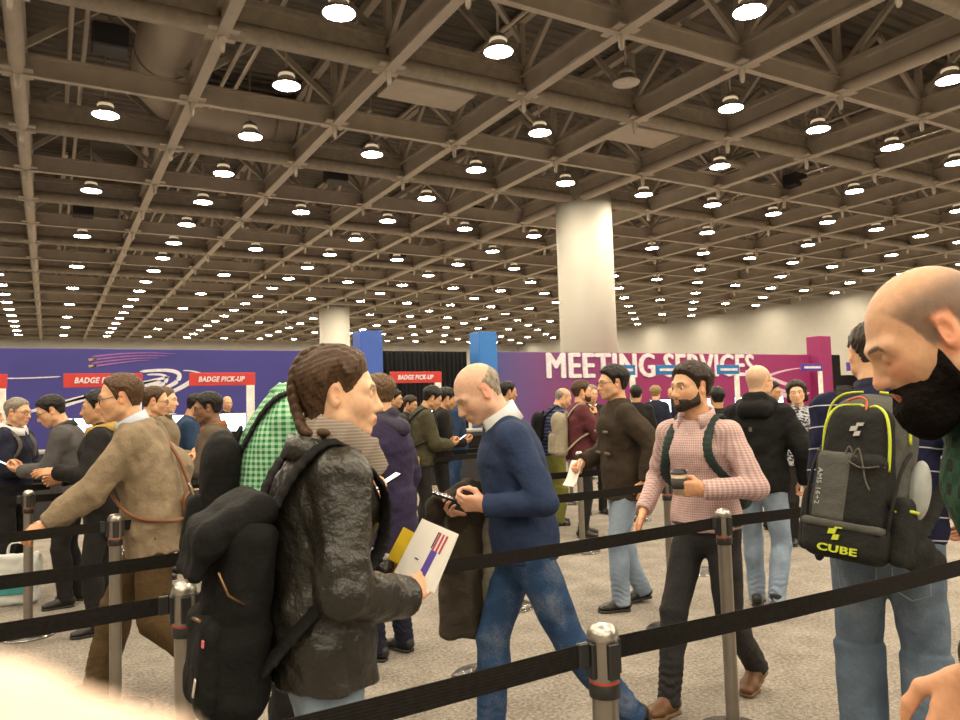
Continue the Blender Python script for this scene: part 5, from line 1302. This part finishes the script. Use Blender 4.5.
e, k = mk('person in black coat with mustard scarf holding a hand out, behind the blazer man', 104, 5.5, 198, dict(H=1.74, head=(6, 0, 0), **STAND, la=dict(w=V(.27, .16, 1.17), el=(-.5, .6, -.5), curl='flat', hd=(1, 0, .05), pn=(0, .5, .8)), ra=dict(w=V(.3, -.12, 1.1), el=(-.5, -.6, -.5))), 'tan', dict(hair='short', hair_m=BLK, ht=.02), dict(mat=BLKC, ease=.035, hem=-.25, amp=.006), BLKT)
add_collar(k, e, plain('mustard', (.42, .27, .06), .9, bump=.5), 'scarf', r=.072, hgt=.055, flare=.02, gap=20, drop=.012, th=.016)
mk('brown haired man with glasses behind the shoulder of the blazer man', 147, 6.5, 18, dict(H=1.80, head=(10, 0, 0), hunch=4, **STAND, **both(.28, 1.1)), 'light', dict(hair='receding', hair_m=BRN, ht=.013), dict(mat=TANJ, ease=.03, hem=-.1), BLKT, glasses=True)
e, k = mk('man in beige jacket with upturned collar holding a white sheet', 161, 7.2, 16, dict(H=1.82, head=(6, -6, 0), **STAND, **both(.26, 1.13)), 'fair', dict(hair='short', hair_m=LBR, ht=.010), dict(mat=TANJ, ease=.034, hem=-.12), BLKT)
add_collar(k, e, OLIVE, 'collar', r=.076, hgt=.06, flare=.018, gap=60, drop=.02, th=.01)
paper(e, V(.40, -.02, 1.20), ry(-.5), 'white sheet held by the man in the beige jacket')
mk('dark haired man in dark blue sweater looking down, facing right', 185, 8.0, 20, dict(H=1.78, hunch=8, neck=22, head=(24, 0, 0), **STAND, **both(.30, 1.12)), 'tan', dict(hair='short', hair_m=BLK, ht=.016), dict(mat=BLUEC, name='sweater', ease=.03, hem=-.1), BLKT)
mk('balding person just behind the man in the dark blue sweater', 196, 9.6, 10, dict(H=1.76, head=(14, 0, 0), **STAND), 'light', dict(hair='fringe', hair_m=GRY), dict(mat=NAVY, ease=.03), BLKT)
e, k = mk('dark skinned person with black hair and glasses facing left, grey coat', 218, 6.2, 196, dict(H=1.72, hunch=5, head=(10, 0, 0), **STAND, **both(.32, 1.1)), 'dark', dict(hair='short', hair_m=BLK, ht=.020), dict(mat=cloth('taupe_coat', (.10, .075, .055)), ease=.034, hem=-.2), BLKT, glasses=True)
add_collar(k, e, plain('rust_scarf', (.25, .09, .03), .9, bump=.5), 'scarf', r=.07, hgt=.045, flare=.016, gap=20, drop=.012, th=.014)
def at_y(px, Y):
    d = Y
    for _ in range(12): d *= Y / at(px, d, 1.0)[1]
    return d
mk('bald attendant in black standing behind the badge desk', 227, at_y(227, 14.5), 310, dict(H=1.86, head=(4, 0, 0), **STAND), 'light', dict(hair_m=GRY, stubble=.2), dict(mat=BLKC, ease=.02, hem=-.05), BLKT)

b_ = at(17, 6.3, 0.0); o = thing('carrier_bag', 'white carrier bag with teal band standing by the grey haired man at far left', 'bag', (b_[0], b_[1], 0), head_dir(20))
F = Fld((-.25, -.15, -.02), (.25, .15, .5), .009); F.rbox((0, 0, .21), (.17, .07, .205), .03, .01, None, taper=-.06); F.cut((0, 0, .003), (0, 0, -1)); F.folds(.014, 6, .8); F.obj('bag_body', plain('white_plastic', (.72, .74, .72), .35, 0, .05), o)
m = MB(); m.box((0, -.078, .14), (.25, .02, .09), 0, None, .008); m.build('band', plain('teal_print', (.05, .30, .30), .4), o)
for yy in (-.03, .03): m = MB(); m.tube(smooth_path([(-.07, yy, .40), (-.05, yy, .50), (.05, yy, .50), (.07, yy, .40)], 5), .006, 6); m.build('handle', plain('white_plastic', (.72, .74, .72)), o)
# ================================================================== middle
e, k = mk('person with light brown hair in dark violet hooded coat, turned away', 388, 4.75, 152, dict(H=1.76, hunch=4, head=(6, 12, 0), **STAND, la=dict(w=V(.14, .27, .98), el=(-.7, .6, -.2))), 'light', dict(hair='short', hair_m=LBR, ht=.020), dict(mat=PURP, ease=.036, hem=-.30, amp=.008, sl_r=1.15), NAVY)
F = Fld(k.N - .24, k.N + .24, .010); F.chain([k.N + k.L * .11, k.N - k.d2 * .07 - k.f2 * .13, k.N - k.L * .11], [.035, .05, .035], .03); F.chain([k.N + k.L * .085 + k.f2 * .03, k.N + k.d2 * .03 - k.f2 * .075, k.N - k.L * .085 + k.f2 * .03], [.028, .03, .028], .03); F.folds(.005, 5); F.obj('hood', cloth('grey_violet_hood', (.05, .045, .075)), e)
o = local_thing('tote_bag', 'cyan tote bag beside the dark violet coat', 'bag', e)
F = Fld((.05, -.2, .95), (.5, .35, 1.6), .012); F.rbox((.27, .06, 1.24), (.05, .13, .17), .04, .01, rz(.2)); F.folds(.006, 3); F.obj('bag_body', plain('cyan_cloth', (.03, .36, .58), .7), o)
m = MB(); m.tube(smooth_path([(.27, -.04, 1.40), (.27, 0, 1.52), (.27, .10, 1.52), (.27, .16, 1.40)], 5), .008, 6); m.build('handle', plain('cyan_handle', (.03, .28, .45), .7), o)
e, k = mk('black haired young man in olive jacket bent over a lit phone', 420, 8.4, 14, dict(H=1.80, hunch=12, neck=24, head=(26, 0, 0), **STAND, **both(.34, 1.10)), 'tan', dict(hair='short', hair_m=BLK, ht=.024), dict(mat=OLIVE, ease=.036, hem=-.08, amp=.007, sl_r=1.15), BLKT)
backpack(k, e, CHAR, 'grey black backpack on the young man in the olive jacket', (.16, .29, .45), .034, .014, smat=CHAR)
phone(e, V(.48, 0, 1.17), ry(-.6), 'lit phone of the young man in the olive jacket')
o = local_thing('bag', 'yellow bag hanging below the backpack of the young man in olive', 'bag', e)
F = Fld((-.42, -.4, .6), (.1, .1, 1.2), .012); F.rbox((-.12, -.2, .88), (.06, .11, .14), .045, .01, rz(.2)); F.folds(.008, 3); F.obj('bag_body', plain('yellow_cloth', (.38, .26, .02), .7), o)
mk('black haired man in black jacket queueing right behind the olive jacket', 439, 9.0, 10, dict(H=1.78, hunch=8, neck=18, head=(22, 0, 0), **STAND, **both(.30, 1.1)), 'tan', dict(hair='short', hair_m=BLK, ht=.02), dict(mat=BLKC, ease=.034, hem=-.08), BLKT)
mk('black haired man in navy jacket facing left before the sign post', 455, 9.8, 200, dict(H=1.80, hunch=8, neck=20, head=(24, 0, 0), **STAND, **both(.30, 1.12)), 'light', dict(hair='curly', hair_m=BLK, ht=.022), dict(mat=BLUEC, ease=.034, hem=-.08), JEAN_D)
mk('black haired person in black facing right before the black curtain', 393, 10.6, 350, dict(H=1.80, head=(10, 0, 0), **STAND), 'tan', dict(hair='short', hair_m=BLK, ht=.02), dict(mat=BLKC, ease=.03, hem=-.08), BLKT)
mk('short dark haired person left of the young man in olive jacket', 406, 11.2, 340, dict(H=1.72, head=(18, 0, 0), hunch=6, **STAND), 'tan', dict(hair='short', hair_m=DBR, ht=.02), dict(mat=NAVY, ease=.03, hem=-.08), BLKT)
mk('person whose black hair shows above the navy sweater man\'s collar', 507, 9.4, 20, dict(H=1.83, head=(6, 0, 0), **STAND), 'tan', dict(hair='short', hair_m=BLK, ht=.02), dict(mat=CHAR, ease=.03, hem=-.08), BLKT)
e, k = mk('bearded man in maroon shirt with hand at his chin', 580, 8.7, 2, dict(H=1.79, hunch=3, head=(2, 0, 0), **STAND, ra=dict(w=V(.20, -.06, 1.38), el=(.1, -.5, -.9), curl='grip', hd=(-.1, .3, .9), pn=(.8, -.4, 0)), la=dict(w=V(.22, .0, 1.10), el=(-.5, .7, -.5))), 'light', dict(hair='short', hair_m=BRN, ht=.022, beard='short'), dict(mat=MAROON, name='shirt', ease=.036, hem=-.08, amp=.009, sl_r=1.25), BLKT)
backpack(k, e, KHAKI, 'beige backpack with white badge on the man in maroon', (.17, .30, .50), .034, .013, smat=KHAKI)
e, k = mk('bald man in navy quilted jacket looking down beside the beige backpack', 554, 9.6, 6, dict(H=1.76, hunch=10, neck=22, head=(28, 0, 0), **STAND, **both(.3, 1.1)), 'light', dict(hair='fringe', hair_m=GRY, stubble=.3), dict(mat=NAVY_ST2, ease=.036, hem=-.08), dict(mat=cloth('olive_trousers', (.15, .15, .035)), ease=.03, wide=1.6))
backpack(k, e, BLKN, 'black backpack on the bald man in the quilted jacket', (.14, .27, .42), .034, .016, zips=False)
mk('grey haired man in black suit and white shirt facing the queue', 592, 10.4, 285, dict(H=1.78, head=(8, 0, 0), **STAND), 'light', dict(hair='short', hair_m=GRY, ht=.01), dict(mat=BLKC, ease=.03, hem=-.1), BLKT, collar=dict(mat=WSH, name='shirt_collar', r=.066, hgt=.05, flare=.012, gap=30, drop=.01))
mk('black haired person in black right behind the brown jacket man', 638, 11.0, 80, dict(H=1.76, **STAND), 'tan', dict(hair='short', hair_m=BLK, ht=.018), dict(mat=BLKC, ease=.03, hem=-.1), BLKT)
mk('fair curly haired woman in dark jacket standing at the meeting desk', 657, 13.0, 75, dict(H=1.78, fem=True, head=(8, -10, 0), **STAND), 'fair', dict(hair='curly', hair_m=FAIR, ht=.035), dict(mat=NAVY, ease=.034, hem=-.1), JEAN_D)
mk('bald attendant in dark blue at the meeting desk under the blue sign', 672, at_y(672, 14.4), 265, dict(H=1.84, head=(16, 0, 0), **STAND), 'light', dict(hair_m=GRY), dict(mat=NAVY, ease=.03, hem=-.05), BLKT)
mk('black haired person in black behind the pink shirt man\'s shoulder', 720, 8.8, 90, dict(H=1.66, **STAND), 'tan', dict(hair='short', hair_m=BLK, ht=.02), dict(mat=BLKC, ease=.03, hem=-.1), BLKT)
e, k = mk('smiling dark haired woman in black and white printed top facing the lens', 800, 7.8, 258, dict(H=1.70, fem=True, head=(6, -10, 4), **STAND), 'fair', dict(hair='long', hair_m=DBR, ht=.024, blush=.8), dict(mat=PATT, name='blouse', ease=.02, hem=-.1), BLKT)
mk('dark haired person peeking out beside the hooded man\'s glasses', 770, 8.8, 320, dict(H=1.72, head=(12, 0, 0), **STAND), 'tan', dict(hair='short', hair_m=BLK, ht=.018), dict(mat=BLKC, ease=.03, hem=-.1), BLKT)

# ================================================================== the finger in front of the lens
o = thing('hand', 'blurred pale fingertip poking into the lower left corner of the view', 'hand', (0, 0, 0))
CV = lambda x, f, u: CAM + WM @ V(x, f, u)
hx, hz_ = unit(WM @ V(1, .0, -.03)), unit(WM @ V(0, 1, 0))
a = dict(hd=hx, pn=unit(hz_ - hx * (hz_ @ hx)), W=V(0, 0, 0), curl='flat', sg=1)
v, q = hand_mesh(a, 1.0, .0026)
zup = np.cross(a['hd'], -a['pn'])
uu = v @ (WM @ V(0, 0, 1)); fr = v @ hx > .125; tip = v[fr & (uu > uu[fr].max() - .012)]; tx = tip[np.argmax(tip @ hx)]
v = v - tx + CV(-.0168, .050, -.0328)
add_mesh('hand_skin', v, q, SKIN, o, col=np.tile(V(.80, .60, .46), (len(v), 1)))
wr = -tx + CV(-.0168, .050, -.0328)
F = Fld(wr - .42, wr + .2, .012); F.chain([wr - hx * .05, wr - hx * .2 + V(0, 0, -.12), wr - hx * .3 + V(0, 0, -.3)], [.042, .05, .058], .02, cap=.3); F.folds(.004, 3); F.obj('sleeve', CHAR, o)
